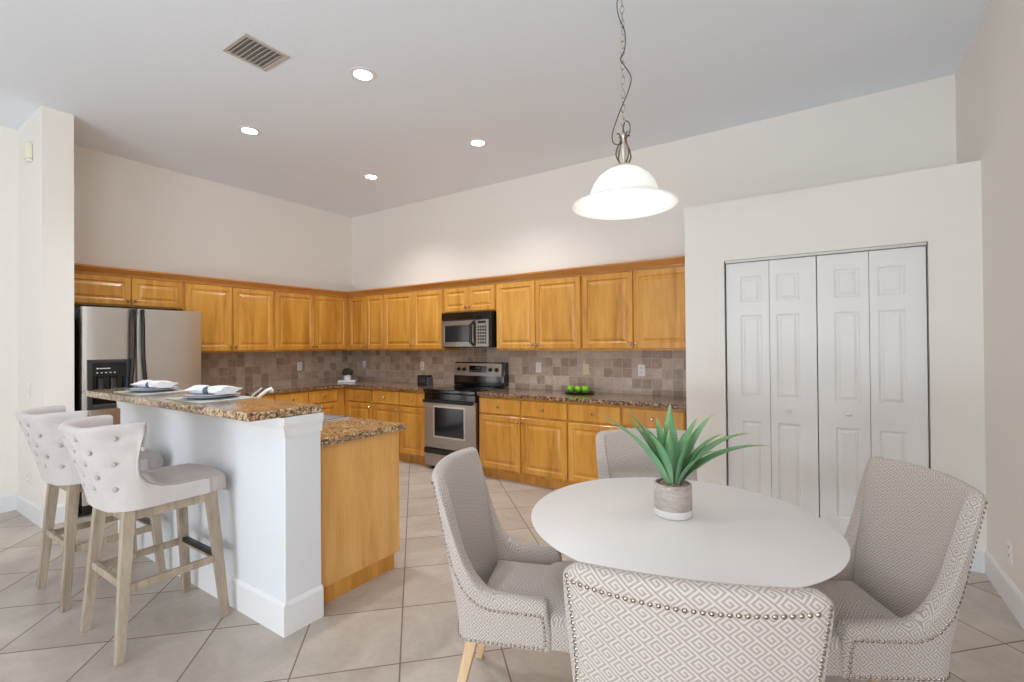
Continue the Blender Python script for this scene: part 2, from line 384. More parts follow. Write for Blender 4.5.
# island half wall with its cap trim
b = N(); box(b, 1.61, 3.779, -3.355, -3.150, 0, 1.081, 0.004)
struct('wall_island', b, M['island'])
def base_profile(b, p0, p1, out, h=0.135, t=0.014):
    """baseboard strip from p0 to p1 on the wall line, standing out along `out`"""
    (x0, y0), (x1, y1) = p0, p1; ox, oy = out
    pr = [(0, 0), (t, 0), (t, h-0.02), (t*0.55, h-0.006), (t*0.3, h), (0, h)]
    A = [b.verts.new((x0+ox*d, y0+oy*d, z)) for d, z in pr]; B = [b.verts.new((x1+ox*d, y1+oy*d, z)) for d, z in pr]
    n = len(pr); b.faces.new(A); b.faces.new(B[::-1])
    for k in range(n): b.faces.new((A[k], A[(k+1) % n], B[(k+1) % n], B[k]))
b = N(); base_profile(b, (RX, -5.5), (RX, CY-0.014), (-1, 0), 0.15); base_profile(b, (RX, YF), (RX, -5.5), (-1, 0), 0.15); struct('baseboard_right', b, M['white'])
b = N(); base_profile(b, (DX1+0.02, CY), (RX, CY), (0, -1), 0.15); base_profile(b, (CX0, CY), (DX0-0.02, CY), (0, -1), 0.15); struct('baseboard_closet', b, M['white'])
b = N(); base_profile(b, (0.0, YF), (0.0, -3.619), (1, 0), 0.15); struct('baseboard_left', b, M['white'])
b = N(); base_profile(b, (0, -3.605), (0.784, -3.605), (0, -1), 0.15); base_profile(b, (0.77, -3.605), (0.77, -3.41), (1, 0), 0.15); struct('baseboard_alcove', b, M['white'])
b = N(); base_profile(b, (1.61, -3.355), (3.795, -3.355), (0, -1), 0.165, 0.016); base_profile(b, (3.779, -3.355), (3.779, -3.150), (1, 0), 0.165, 0.016); struct('baseboard_island', b, M['white'])
b = N()
def cap(b, p0, p1, out):
    (x0, y0), (x1, y1) = p0, p1; ox, oy = out
    pr = [(0, 0.985), (0.010, 0.985), (0.013, 1.02), (0.022, 1.045), (0.026, 1.082), (0, 1.082)]
    A = [b.verts.new((x0+ox*d + (0.0), y0+oy*d, z)) for d, z in pr]; B = [b.verts.new((x1+ox*d, y1+oy*d, z)) for d, z in pr]
    n = len(pr); b.faces.new(A); b.faces.new(B[::-1])
    for k in range(n): b.faces.new((A[k], A[(k+1) % n], B[(k+1) % n], B[k]))
cap(b, (1.59, -3.355), (3.797, -3.355), (0, -1)); cap(b, (3.779, -3.372), (3.779, -3.150), (1, 0)); cap(b, (1.61, -3.372), (1.61, -3.150), (-1, 0))
struct('trim_1', b, M['white'])

# bifold closet doors: two pairs of hinged leaves, each leaf three raised panels
def raised(bm, x0, x1, z0, z1, y, loops):
    """replace a rectangle of a front face (facing -Y) by nested loops; loops = (inset, depth from y)"""
    prev = None
    for ins, d in loops:
        r = [bm.verts.new(p) for p in ((x0+ins, y+d, z0+ins), (x1-ins, y+d, z0+ins), (x1-ins, y+d, z1-ins), (x0+ins, y+d, z1-ins))]
        if prev:
            for k in range(4): bm.faces.new((prev[k], prev[(k+1) % 4], r[(k+1) % 4], r[k]))
        prev = r
    bm.faces.new(prev)
def leaf_mesh(w_, h_, sl, sr):
    b = N(); t = 0.03
    zs = [0.16, 0.86, 1.00, 1.66, 1.77, h_-0.10]
    rows = [(0.16, 0.80), (0.98, 1.62), (1.72, h_-0.11)]
    # front grid
    xs = [0, sl, w_-sr, w_]; zz = [0] + [v for r in rows for v in r] + [h_]
    holes = {(1, 1), (1, 3), (1, 5)}
    V = {}
    for i, x in enumerate(xs):
        for j, z in enumerate(zz): V[i, j] = b.verts.new((x, 0, z))
    for i in range(3):
        for j in range(len(zz)-1):
            if (i, j) in holes: continue
            b.faces.new((V[i, j], V[i+1, j], V[i+1, j+1], V[i, j+1]))
    for a, c in rows: raised(b, sl, w_-sr, a, c, 0, [(0, 0), (0.012, 0.009), (0.020, 0.009), (0.036, 0.002)])
    # sides and back
    bk = [b.verts.new(p) for p in ((0, t, 0), (w_, t, 0), (w_, t, h_), (0, t, h_))]
    b.faces.new(bk[::-1])
    L = [V[0, j] for j in range(len(zz))]; R = [V[3, j] for j in range(len(zz))]
    b.faces.new(L + [bk[3], bk[0]]); b.faces.new(R[::-1] + [bk[1], bk[2]])
    b.faces.new([V[i, 0] for i in range(4)] + [bk[1], bk[0]]); b.faces.new([V[3-i, len(zz)-1] for i in range(4)] + [bk[3], bk[2]])
    bmesh.ops.remove_doubles(b, verts=b.verts, dist=1e-5)
    return b
def knob_prof(r): return [(0, r*1.9), (r*0.6, r*1.85), (r*0.95, r*1.5), (r, r*1.1), (r*0.75, r*0.75), (r*0.42, r*0.5), (r*0.42, 0), (0, 0)]
LW = 0.2985
for k, x in enumerate((5.386, 5.992)):
    d = empty('door_%d' % (k+1), (x, CY+0.02, 0.03)); d['kind'] = 'structure'
    for q in range(2):
        o = link('leaf', leaf_mesh(LW, 2.03, *((0.100, 0.050) if q == 0 else (0.045, 0.105))), M['door'], d); o.location = (q*(LW+0.003), 0, 0)
    b = N(); lathe(b, knob_prof(0.017), (0, 0, 0), 16, 'Y', 1.25, 0.8); kn = link('knob', b, M['white'], d, True); kn.location = ((LW+0.003 if k == 0 else 0.0) + (0.118 if k == 0 else 0.175), -0.0, 0.90)
b = N(); box(b, DX0+0.006, DX1-0.006, CY+0.0, CY+0.03, 2.064, 2.083); struct('trim_2', b, M['track'])
b = N()
for a in ((DX0-0.012, DX0, 0, DZ+0.012), (DX1, DX1+0.012, 0, DZ+0.012), (DX0, DX1, DZ, DZ+0.012)): box(b, a[0], a[1], CY-0.004, CY+0.01, a[2], a[3])
struct('trim_3', b, M['wall'])

# ------------------------------------------------------------------ cabinets
DOOR_LOOPS = [(0, 0.004), (0.004, 0), (0.052, 0), (0.058, 0.006), (0.066, 0.009), (0.074, 0.009), (0.098, 0.001), (0.104, 0.001)]
def door_bm(w_, h_, flat=False, t=0.02):
    b = N()
    if flat: loops = [(0, 0.006), (0.008, 0.0), (0.012, 0.0)]
    else:
        s = min(1.0, min(w_, h_)/0.30); s = max(s, 0.75)
        loops = [(i*s if k > 1 else i, d) for k, (i, d) in enumerate(DOOR_LOOPS)]
    raised(b, 0, w_, 0, h_, -t, loops)
    fr = [(0, -t+loops[0][1], 0), (w_, -t+loops[0][1], 0), (w_, -t+loops[0][1], h_), (0, -t+loops[0][1], h_)]
    A = [b.verts.new(p) for p in fr]; B = [b.verts.new((p[0], 0, p[2])) for p in fr]
    for k in range(4): b.faces.new((A[k], A[(k+1) % 4], B[(k+1) % 4], B[k]))
    b.faces.new(B[::-1]); bmesh.ops.remove_doubles(b, verts=b.verts, dist=1e-5)
    return b
def knob(parent, x, z, y=-0.02, r=0.0155):
    b = N(); lathe(b, knob_prof(r), (0, 0, 0), 14, 'Y'); o = link('knob', b, M['nickel'], parent, True); o.location = (x, y, z); return o
def cabinet(name, loc, rz, W, D, H, fronts, label, cat, group, toe=0.0, body_w=None):
    """fronts: (kind, x0, x1, z0, z1, knob 'l'/'r'/'c'/None). local x along the run, -y to the room"""
    c = empty(name, loc, rz, label, cat, group)
    b = N()
    box(b, 0, W, -D, -0.003, toe, H)
    if toe: box(b, 0, W, -D+0.06, -0.01, 0.0, toe)
    link('body', b, M['maple'], c)
    for kind, x0, x1, z0, z1, kb in fronts:
        o = link('door' if kind == 'd' else 'drawer', door_bm(x1-x0, z1-z0, kind == 'w'), M['maple'], c); o.location = (x0, -D, z0)
        w_ = x1-x0; h_ = z1-z0
        if kb == 'c': knob(o, w_/2, h_/2)
        elif kb in ('lt', 'rt'): knob(o, 0.024 if kb[0] == 'l' else w_-0.024, h_-0.045)
        elif kb in ('lb', 'rb'): knob(o, 0.024 if kb[0] == 'l' else w_-0.024, 0.045)
    return c
UB, UT = 1.372, 2.135       # upper cabinets bottom and top
UH = UT-UB
def upper(x0, splits, loc_fn, rz, label, z0=UB, D=0.31, pad0=0, pad1=0):
    W = splits[-1]-splits[0]; g = 0.012; fr = []
    n = len(splits)-1
    for k in range(n):
        a = splits[k]-splits[0] + (g+pad0 if k == 0 else g*0.3); e = splits[k+1]-splits[0] - (g+pad1 if k == n-1 else g*0.3)
        kb = ('rb' if k == 0 else 'lb')
        fr.append(('d', a, e, 0.012 if z0 > 1.5 else 0.018, UT-z0-0.012, kb))
    return cabinet('upper_cabinet', loc_fn(splits[0], z0), rz, W-0.001, D, UT-z0, fr, label, 'cabinet', 'honey maple upper cabinets')
bk = lambda x, z: (x, 0, z)
lf = lambda y, z: (0, y, z)
upper(0, (0.312, 0.715, 1.07), bk, 0, 'narrow two-door maple upper cabinet right of the room corner, above the small plant', pad0=0.028)
upper(0, (1.07, 1.62, 2.135), bk, 0, 'two-door maple upper cabinet directly left of the microwave')
upper(0, (2.135, 2.527, 2.925), bk, 0, 'short two-door maple cabinet above the microwave', z0=1.825)
upper(0, (2.925, 3.444, 3.989), bk, 0, 'two-door maple upper cabinet directly right of the microwave')
upper(0, (3.989, 4.522, 5.06), bk, 0, 'two-door maple upper cabinet against the closet wall, rightmost upper cabinet')
upper(0, (-3.405, -2.875, -2.416), lf, PI/2, 'short two-door maple cabinet above the refrigerator', z0=1.84)
upper(0, (-2.416, -1.915, -1.417), lf, PI/2, 'two-door maple upper cabinet directly right of the refrigerator')
upper(0, (-1.417, -0.868, -0.309), lf, PI/2, 'two-door maple upper cabinet on the refrigerator wall, ending at the room corner', pad1=0.03)
# crown moulding on top of the uppers
pr = [(0, 0), (0.012, 0), (0.014, 0.012), (0.030, 0.035), (0.042, 0.052), (0.050, 0.056), (0.050, 0.072), (0, 0.072)]
b = N()
def crown_pts(d, z):
    e = 0.31 + 0.02 + d - 0.012
    return [(e, -3.405, UT+z), (e, -e, UT+z), (5.065, -e, UT+z)]
rings = [[b.verts.new(p) for p in crown_pts(d, z)] for d, z in pr] 
n = len(pr)
for k in range(n-1):
    for j in range(2): b.faces.new((rings[k][j], rings[k][j+1], rings[k+1][j+1], rings[k+1][j]))
for j in range(2): b.faces.new((rings[n-1][j], rings[n-1][j+1], rings[0][j+1], rings[0][j]))
b.faces.new([r[0] for r in rings]); b.faces.new([r[2] for r in rings][::-1])
tag(link('crown_molding', b, M['maple_crown']), 'dark honey wooden crown molding running along the top of all upper cabinets', 'molding')

BH = 0.885; FD = 0.60
def base(splits, loc_fn, rz, label, doors, W=None, pad=(0.0, 0.0), group='honey maple base cabinets'):
    n = len(splits)-1; W = splits[-1]-splits[0]; fr = []
    for k in range(n):
        a = splits[k]-splits[0] + 0.008 + (pad[0] if k == 0 else 0); e = splits[k+1]-splits[0] - 0.008 - (pad[1] if k == n-1 else 0)
        fr.append(('w', a, e, 0.705, 0.862, 'c'))
        fr.append(('d', a, e, 0.125, 0.685, doors[k]))
    return cabinet('base_cabinet', loc_fn(splits[0], 0), rz, W-0.001, FD, BH, fr, label, 'cabinet', group, toe=0.10)
base((2.893, 3.434, 3.966), bk, 0, 'two-door, two-drawer maple base cabinet directly right of the stove', ('rt', 'lt'))
base((3.966, 4.504, 5.06), bk, 0, 'two-door, two-drawer maple base cabinet against the closet wall, behind the far dining chair', ('rt', 'lt'))
base((1.162, 1.663, 2.105), bk, 0, 'two-door, two-drawer maple base cabinet directly left of the stove', ('rt', 'lt'))
base((0.603, 1.162), bk, 0, 'one-door maple base cabinet just right of the room corner', ('rt',), pad=(0.075, 0))
base((-1.586, -1.145, -0.601), lf, PI/2, 'maple base cabinet on the refrigerator wall, just left of the room corner', ('rt', 'lt'), pad=(0, 0.115))
base((-2.44, -2.02, -1.586), lf, PI/2, 'maple base cabinet beside the refrigerator, half hidden behind the breakfast bar', ('rt', 'lt'))
CT0, CT1 = BH+0.001, BH+0.038
b = N(); prism(b, [(0.003, -2.445), (0.64, -2.445), (0.64, -0.64), (2.108, -0.64), (2.108, -0.003), (0.003, -0.003)], CT0, CT1, 0.006)
tag(link('countertop', b, M['granite'], None), 'L-shaped brown granite countertop turning the room corner, left of the stove', 'countertop')
b = N(); prism(b, [(2.890, -0.64), (5.068, -0.64), (5.068, -0.003), (2.890, -0.003)], CT0, CT1, 0.006)
tag(link('countertop', b, M['granite'], None), 'straight brown granite countertop between the stove and the closet wall', 'countertop')
b = N(); box(b, 0.012, 5.07, -0.011, -0.001, CT1, UB-0.001); box(b, 2.14, 2.92, -0.011, -0.001, UB-0.001, 1.40)
tag(link('backsplash', b, M['splash']), 'brown travertine tile backsplash on the stove wall', 'backsplash')
b = N(); box(b, 0.001, 0.011, -2.45, -0.012, CT1, UB-0.001)
tag(link('backsplash', b, M['splash']), 'brown travertine tile backsplash on the refrigerator wall', 'backsplash')

# ------------------------------------------------------------------ outlets and switches
def plate(loc, rz, mat, label, kind='outlet', group=None):
    p = empty('wall_outlet' if kind == 'outlet' else 'light_switch', loc, rz, label, kind, group)
    b = N(); box(b, -0.036, 0.036, -0.006, 0, -0.058, 0.058, 0.002); link('cover_plate', b, mat, p)
    if kind == 'outlet':
        for z in (-0.022, 0.022):
            b = N(); box(b, -0.015, 0.015, -0.009, -0.0055, z-0.014, z+0.014, 0.003); o = link('socket', b, M['white'], p)
            b = N(); box(b, -0.008, -0.005, -0.0098, -0.0088, z-0.002, z+0.008); box(b, 0.005, 0.008, -0.0098, -0.0088, z-0.002, z+0.008); link('slot', b, M['charcoal'], o)
    else:
        b = N(); box(b, -0.015, 0.015, -0.010, -0.0055, -0.032, 0.032, 0.002); link('rocker', b, M['white'] if mat is not M['almond'] else mat, p)
    return p
plate((3.30, -0.012, 1.172), 0, M['plate'], 'white light switch on the backsplash, first plate right of the stove', 'switch')
plate((3.89, -0.012, 1.165), 0, M['almond'], 'almond coloured switch plate on the backsplash above the green apples', 'switch')
plate((4.495, -0.012, 1.165), 0, M['plate'], 'white outlet on the backsplash nearest the closet wall')
plate((0.285, -0.012, 1.150), 0, M['plate'], 'white outlet on the backsplash next to the room corner, right of the small plant')
plate((1.475, -0.012, 1.155), 0, M['plate'], 'white outlet on the backsplash left of the stove')
plate((0.012, -0.886, 1.160), PI/2, M['plate'], 'white outlet on the refrigerator-wall backsplash')
plate((RX-0.001, -1.10, 0.30), -PI/2, M['plate'], 'white outlet low on the right-hand wall above the baseboard')
plate((0.39, -3.606, 1.08), 0, M['plate'], 'white light switch on the stub wall behind the bar stools', 'switch')
plate((0.385, -3.606, 0.33), 0, M['plate'], 'white outlet low on the stub wall behind the bar stools')
ch = empty('door_chime', (0.45, -3.606, 3.03), 0, 'cream plastic door chime box high on the stub wall', 'door chime')
b = N(); box(b, -0.06, 0.06, -0.045, 0, 0, 0.13, 0.01, 2); link('cover', b, M['cream'], ch, True)
b = N(); box(b, -0.05, 0.05, -0.035, 0, -0.022, -0.0005, 0.004); link('base_grille', b, M['plate'], ch)

# ------------------------------------------------------------------ refrigerator
fr = empty('refrigerator', (0, -2.905, 0), PI/2, 'stainless side-by-side refrigerator with black handles and ice dispenser', 'refrigerator')
# local: x -> +Y world, -y -> +X world ; width -0.462..0.462
b = N(); box(b, -0.462, 0.462, -0.735, -0.03, 0.02, 1.775, 0.006); link('body', b, M['black'], fr)
def fdoor(x0, x1, z0, z1, hole=None):
    b = N(); nx, nz = 12, 1
    yb, yf, bul = -0.74, -0.790, 0.016
    xs = [x0 + (x1-x0)*k/nx for k in range(nx+1)]
    def yy(x):
        q = (x-x0)/(x1-x0); e = min(q, 1-q)
        return yf - bul*(1-abs(2*q-1)**3) + (0.006 if e < 1e-6 else 0)
    zs = [z0, z1] if not hole else [z0, hole[2], hole[3], z1]
    xs = sorted(set(xs + [x0+0.006, x1-0.006] + (list(hole[:2]) if hole else [])))
    V = [[b.verts.new((x, yy(x), z)) for z in zs] for x in xs]
    B = [[b.verts.new((x, yb, z)) for z in zs] for x in xs]
    for i in range(len(xs)-1):
        for j in range(len(zs)-1):
            if hole and j == 1 and xs[i] >= hole[0]-1e-6 and xs[i+1] <= hole[1]+1e-6:
                continue
            b.faces.new((V[i][j], V[i+1][j], V[i+1][j+1], V[i][j+1]))
            b.faces.new((B[i][j], B[i][j+1], B[i+1][j+1], B[i+1][j]))
        b.faces.new((V[i][0], B[i][0], B[i+1][0], V[i+1][0])); b.faces.new((V[i][-1], V[i+1][-1], B[i+1][-1], B[i][-1]))
    for i in (0, -1):
        for j in range(len(zs)-1): b.faces.new((V[i][j], V[i][j+1], B[i][j+1], B[i][j]))
    return b
SX = -0.080   # seam between the doors
HO = (-0.432, -0.125, 0.905, 1.335)
link('freezer_door', fdoor(-0.460, SX-0.004, 0.10, 1.79, HO), M['steel'], fr, True)
link('fridge_door', fdoor(SX+0.004, 0.460, 0.10, 1.79), M['steel'], fr, True)
d = empty('ice_dispenser', (0, 0, 0)); d.parent = fr
dsp = d
b = N(); x0, x1, z0, z1 = HO
# frame around the recess
box(b, x0, x0+0.035, -0.812, -0.742, z0, z1, 0.004); box(b, x1-0.035, x1, -0.812, -0.742, z0, z1, 0.004)
box(b, x0+0.035, x1-0.035, -0.812, -0.742, z1-0.03, z1, 0.004); box(b, x0+0.035, x1-0.035, -0.816, -0.742, z0, z0+0.04, 0.004)
link('dispenser_frame', b, M['charcoal'], dsp)
b = N(); box(b, x0+0.035, x1-0.035, -0.812, -0.745, z1-0.15, z1-0.03, 0.003); link('control_panel', b, M['black'], dsp)
b = N()
for k in range(5): box(b, x0+0.06+k*0.030, x0+0.072+k*0.030, -0.8135, -0.811, z1-0.118, z1-0.110)
box(b, x0+0.062, x0+0.074, -0.8135, -0.811, z1-0.083, z1-0.071, 0.002); box(b, x0+0.08, x0+0.155, -0.8135, -0.811, z1-0.081, z1-0.074)
link('panel_marking', b, M['plate'], dsp)
b = N(); box(b, x0+0.035, x1-0.035, -0.752, -0.742, z0+0.04, z1-0.15); link('recess_back', b, M['blackgloss'], dsp)
for dx in (0.10, 0.19):
    b = N(); box(b, x0+dx-0.018, x0+dx+0.018, -0.785, -0.755, z0+0.12, z1-0.155, 0.006); link('paddle', b, M['charcoal'], dsp)
for sx, nm in ((SX-0.036, 'handle'), (SX+0.036, 'handle')):
    s = -1 if sx < SX else 1
    b = N(); pts = []
    for k in range(21):
        q = k/20; z = 0.42 + q*1.35; bow = 0.055 if 0.06 < q < 0.94 else (0.02 if k in (0, 20) else 0.045)
        xo = s*0.018*math.exp(-((z-1.05)/0.22)**2)
        pts.append((sx+xo, -0.800-bow*0.6, z))
    tube(b, pts, 0.014, 8); 
    for v in b.verts: v.co.x = sx + (v.co.x-sx)*1.15
    box(b, sx-0.013, sx+0.013, -0.835, -0.785, 0.40, 0.45, 0.004); box(b, sx-0.013, sx+0.013, -0.835, -0.785, 1.735, 1.785, 0.004)
    link(nm, b, M['black'], fr, True)
b = N(); box(b, -0.45, 0.45, -0.76, -0.735, 0.015, 0.095, 0.003); link('kick_grille', b, M['black'], fr)

# ------------------------------------------------------------------ over-the-range microwave
mw = empty('microwave', (2.535, -0.014, 1.405), 0, 'stainless and black over-the-range microwave above the stove', 'microwave'); mw.scale = (0.975, 1, 1)
b = N(); box(b, -0.371, 0.378, -0.365, 0, 0, 0.413, 0.004); link('body', b, M['black'], mw)
b = N(); box(b, -0.378, 0.378, -0.3800, -0.3660, 0.325, 0.413, 0.003)
for k in range(5): box(b, -0.36, 0.36, -0.3835, -0.3790, 0.340+k*0.013, 0.345+k*0.013)
link('vent_grille', b, M['blackgloss'], mw)
b = N(); raised(b, -0.374, 0.150, 0.008, 0.318, -0.3880, [(0, 0.02), (0.004, 0.0), (0.052, 0), (0.056, 0.004)]); box(b, -0.374, 0.150, -0.3680, -0.3660, 0.008, 0.318)
link('door', b, M['steel_r'], mw)
b = N(); box(b, -0.318, 0.094, -0.3865, -0.3820, 0.066, 0.260); link('door_window', b, M['mwglass'], mw)
b = N(); box(b, 0.158, 0.350, -0.3880, -0.3660, 0.008, 0.318, 0.003); cp = link('control_panel', b, M['steel_r'], mw)
b = N(); box(b, 0.196, 0.315, -0.3905, -0.3875, 0.277, 0.305, 0.002); link('display', b, M['blackgloss'], cp)
b = N()
for i in range(4):
    for j in range(6): box(b, 0.192+i*0.034, 0.218+i*0.034, -0.3905, -0.3875, 0.045+j*0.036, 0.071+j*0.036, 0.002)
link('keypad', b, M['charcoal'], cp)
b = N(); tube(b, [(0.128, -0.3850, 0.03), (0.124, -0.43, 0.06), (0.120, -0.4230, 0.16), (0.124, -0.43, 0.265), (0.128, -0.3850, 0.295)], 0.018, 10); link('handle', b, M['black'], mw, True)

# ------------------------------------------------------------------ range
rg = empty('stove', (2.502, 0, 0), 0, 'stainless electric stove with black cooktop and backguard', 'stove')
b = N(); box(b, -0.381, 0.381, -0.61, -0.03, 0.03, 0.890, 0.003); box(b, -0.34, 0.34, -0.58, -0.05, 0, 0.03); link('body', b, M['black'], rg)
b = N(); box(b, -0.386, 0.386, -0.665, -0.10, 0.892, 0.932, 0.006, 2); ck = link('cooktop', b, M['blackgloss'], rg)
b = N()
for x, y, r in ((-0.19, -0.50, 0.11), (0.19, -0.50, 0.085), (-0.19, -0.23, 0.075), (0.19, -0.23, 0.10)):
    b = N(); tube(b, [(x+r*math.cos(a*PI/16), y+r*math.sin(a*PI/16), 0.9325) for a in range(32)], 0.0012, 4, closed=True); link('burner_ring', b, M['charcoal'], ck)
b = N(); box(b, -0.386, 0.386, -0.11, -0.016, 0.935, 1.065, 0.004)
box(b, -0.386, 0.386, -0.085, -0.016, 1.055, 1.222, 0.006); bgd = link('backguard', b, M['blackgloss'], rg)
b = N()
vs = [(-0.372, -0.118, 1.058), (0.345, -0.118, 1.058), (0.345, -0.100, 1.208), (-0.372, -0.100, 1.208)]
A = [b.verts.new(p) for p in vs]; B = [b.verts.new((p[0], -0.086, p[2])) for p in vs]
b.faces.new(A); b.faces.new(B[::-1])
for k in range(4): b.faces.new((A[k], A[(k+1) % 4], B[(k+1) % 4], B[k]))
pn = link('control_panel', b, M['steel_r'], bgd)
b = N(); box(b, -0.135, 0.125, -0.1185, -0.108, 1.100, 1.180, 0.003); ds = link('display', b, M['blackgloss'], pn)
b = N()
for k in range(6): box(b, -0.115+k*0.04, -0.09+k*0.04, -0.1195, -0.118, 1.112, 1.122)
box(b, -0.03, 0.03, -0.1195, -0.118, 1.145, 1.165); link('display_button', b, M['ring'], ds)
for x in (-0.300, -0.215, 0.185, 0.275):
    b = N(); lathe(b, [(0, 0.024), (0.018, 0.024), (0.022, 0.02), (0.025, 0), (0, 0)], (x, -0.108, 1.135), 16, 'Y'); box(b, x-0.004, x+0.004, -0.138, -0.130, 1.117, 1.153); link('knob', b, M['black'], pn, True)
# oven door, window, handle, drawer
b = N(); box(b, -0.379, 0.379, -0.655, -0.612, 0.810, 0.888, 0.006); link('front_rail', b, M['blackgloss'], rg)
b = N(); box(b, -0.379, 0.379, -0.655, -0.612, 0.255, 0.806, 0.006); dr = link('oven_door', b, M['steel_r'], rg)
b = N(); box(b, -0.235, 0.235, -0.6585, -0.6545, 0.38, 0.745, 0.003); link('window_frame', b, M['steel'], dr)
b = N(); box(b, -0.215, 0.215, -0.6605, -0.6580, 0.40, 0.725, 0.002); link('oven_window', b, M['window_glass'], dr)
b = N(); box(b, -0.36, 0.36, -0.705, -0.683, 0.778, 0.812, 0.008, 2); box(b, -0.355, -0.325, -0.684, -0.654, 0.784, 0.806); box(b, 0.325, 0.355, -0.684, -0.654, 0.784, 0.806); link('handle', b, M['black'], dr, True)
b = N(); box(b, -0.379, 0.379, -0.652, -0.612, 0.045, 0.190, 0.005); wd = link('drawer', b, M['steel_r'], rg)
b = N(); box(b, -0.379, 0.379, -0.668, -0.612, 0.192, 0.250, 0.010, 2); link('drawer_handle', b, M['black'], wd, True)

# ------------------------------------------------------------------ island: cabinet, counter, bar top, sink, faucet
ic = empty('island_cabinet', (2.65, -3.148, 0), 0, 'maple island cabinet with a plain end panel behind the white half wall', 'cabinet')
b = N(); box(b, -0.99, 1.030, 0.001, 0.015, 0.10, 0.883); box(b, -0.99, 1.030, 0.58, 0.60, 0.10, 0.883); box(b, -0.99, -0.97, 0.015, 0.58, 0.10, 0.883); box(b, 1.01, 1.03, 0.015, 0.58, 0.10, 0.883); box(b, -0.97, 1.01, 0.015, 0.58, 0.10, 0.12); box(b, -0.99, 1.020, 0.001, 0.54, 0, 0.10); link('body', b, M['maple'], ic)
b = N(); prism(b, [(1.031, 0.001), (1.050, 0.001), (1.050, 0.627), (1.031, 0.627)], 0.095, 0.884); link('end_panel', b, M['maple_panel'], ic)
b = N(); box(b, 1.021, 1.044, 0.001, 0.585, 0, 0.094); link('toe_board', b, M['maple'], ic)
for k in range(4):
    o = link('door', door_bm(0.48, 0.56), M['maple'], ic); o.location = (-0.47+k*0.495, 0.60, 0.125); o.rotation_euler = (0, 0, PI)
    knob(o, 0.03 if k % 2 else 0.45, 0.515)
SKX0, SKX1, SKY0, SKY1 = 2.48, 3.185, -2.95, -2.50
b = N(); TX0, TX1, TY0, TY1 = 1.63, 3.735, -3.147, -2.490
for q in ((TX0, SKX0, TY0, TY1), (SKX1, TX1, TY0, TY1), (SKX0, SKX1, TY0, SKY0), (SKX0, SKX1, SKY1, TY1)): box(b, q[0], q[1], q[2], q[3], CT0, CT1)
bmesh.ops.remove_doubles(b, verts=b.verts, dist=1e-5)
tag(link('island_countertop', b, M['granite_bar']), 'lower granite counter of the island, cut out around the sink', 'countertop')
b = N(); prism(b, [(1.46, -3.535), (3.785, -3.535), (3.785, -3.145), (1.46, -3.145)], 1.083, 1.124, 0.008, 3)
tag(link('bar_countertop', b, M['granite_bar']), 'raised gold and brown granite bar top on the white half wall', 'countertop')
sk = empty('kitchen_sink', (2.83, -2.725, CT1), 0, 'stainless drop-in kitchen sink in the island counter', 'sink')
b = N(); hx, hy = 0.352, 0.224
loops = [(0.022, 0.001), (0.018, 0.009), (0.0, 0.010), (-0.015, 0.006), (-0.03, -0.06), (-0.05, -0.17)]
prev = None
for off, z in loops:
    r = []
    for cx_, cy_, a0 in ((1, 1, 0), (-1, 1, 90), (-1, -1, 180), (1, -1, 270)):
        rc = 0.04+off*0.5
        for k in range(4):
            a = math.radians(a0+k*30); r.append(b.verts.new((cx_*(hx+off-rc)+rc*math.cos(a), cy_*(hy+off-rc)+rc*math.sin(a), z)))
    if prev:
        for k in range(16): b.faces.new((prev[k], prev[(k+1) % 16], r[(k+1) % 16], r[k]))
    prev = r
b.faces.new(prev)
link('basin', b, M['chrome'], sk, True)
b = N(); lathe(b, [(0, 0.003), (0.035, 0.003), (0.045, 0), (0, 0)], (0, 0, -0.169), 20); link('drain', b, M['steel'], sk, True)
fc = empty('faucet', (2.82, -3.01, CT1), 0, 'white and chrome single-lever faucet rising behind the bar top', 'faucet')
b = N(); lathe(b, [(0, 0.0), (0.032, 0.0), (0.032, 0.008), (0.025, 0.014), (0.023, 0.13), (0.020, 0.15), (0, 0.155)], n=20); link('body', b, M['chrome'], fc, True)
b = N(); tube(b, [(0, 0.0, 0.11), (0, 0.02, 0.15), (0.0, 0.06, 0.182), (0.0, 0.10, 0.209), (0, 0.13, 0.218), (0, 0.14, 0.20)], 0.013, 10, rs=[0.014, 0.012, 0.011, 0.012, 0.013, 0.013]); link('spout', b, M['plate'], fc, True)
b = N(); tube(b, [(-0.01, 0, 0.15), (-0.03, 0.02, 0.185), (-0.035, 0.05, 0.205), (-0.035, 0.085, 0.228)], 0.007, 8); link('lever', b, M['chrome'], fc, True)

# ------------------------------------------------------------------ place settings on the bar
def napkin_bm():
    b = N(); n = 26; L = 0.285; rows = []
    for i in range(n+1):
        q = i/n; x = (q-0.5)*L
        tight = math.exp(-((q-0.42)/0.10)**2)
        wdt = 0.066*(1-0.55*tight) * (0.55+0.9*abs(q-0.42)**0.7); h = 0.056*(1-0.45*tight)*(1-0.4*abs(q-0.5))
        row = []
        for k in range(16):
            a = 2*PI*k/16; fold = 1+0.16*math.cos(4*a+q*5)*(1-tight) + 0.07*math.cos(7*a+2)
            row.append(b.verts.new((x + 0.012*math.sin(3*a)*(1 if i in (0, n) else 0), wdt*math.cos(a)*fold, h*0.5*(1+math.sin(a)*fold*0.9)+0.002)))
        rows.append(row)
    for a, c in zip(rows, rows[1:]):
        for k in range(16): b.faces.new((a[k], a[(k+1) % 16], c[(k+1) % 16], c[k]))
    b.faces.new(rows[0][::-1]); b.faces.new(rows[-1])
    return b
PLATE = [(0, 0.0), (0.085, 0.0), (0.10, 0.006), (0.135, 0.016), (0.137, 0.019), (0.133, 0.020), (0.098, 0.011), (0.083, 0.006), (0, 0.006)]
BZ = 1.125
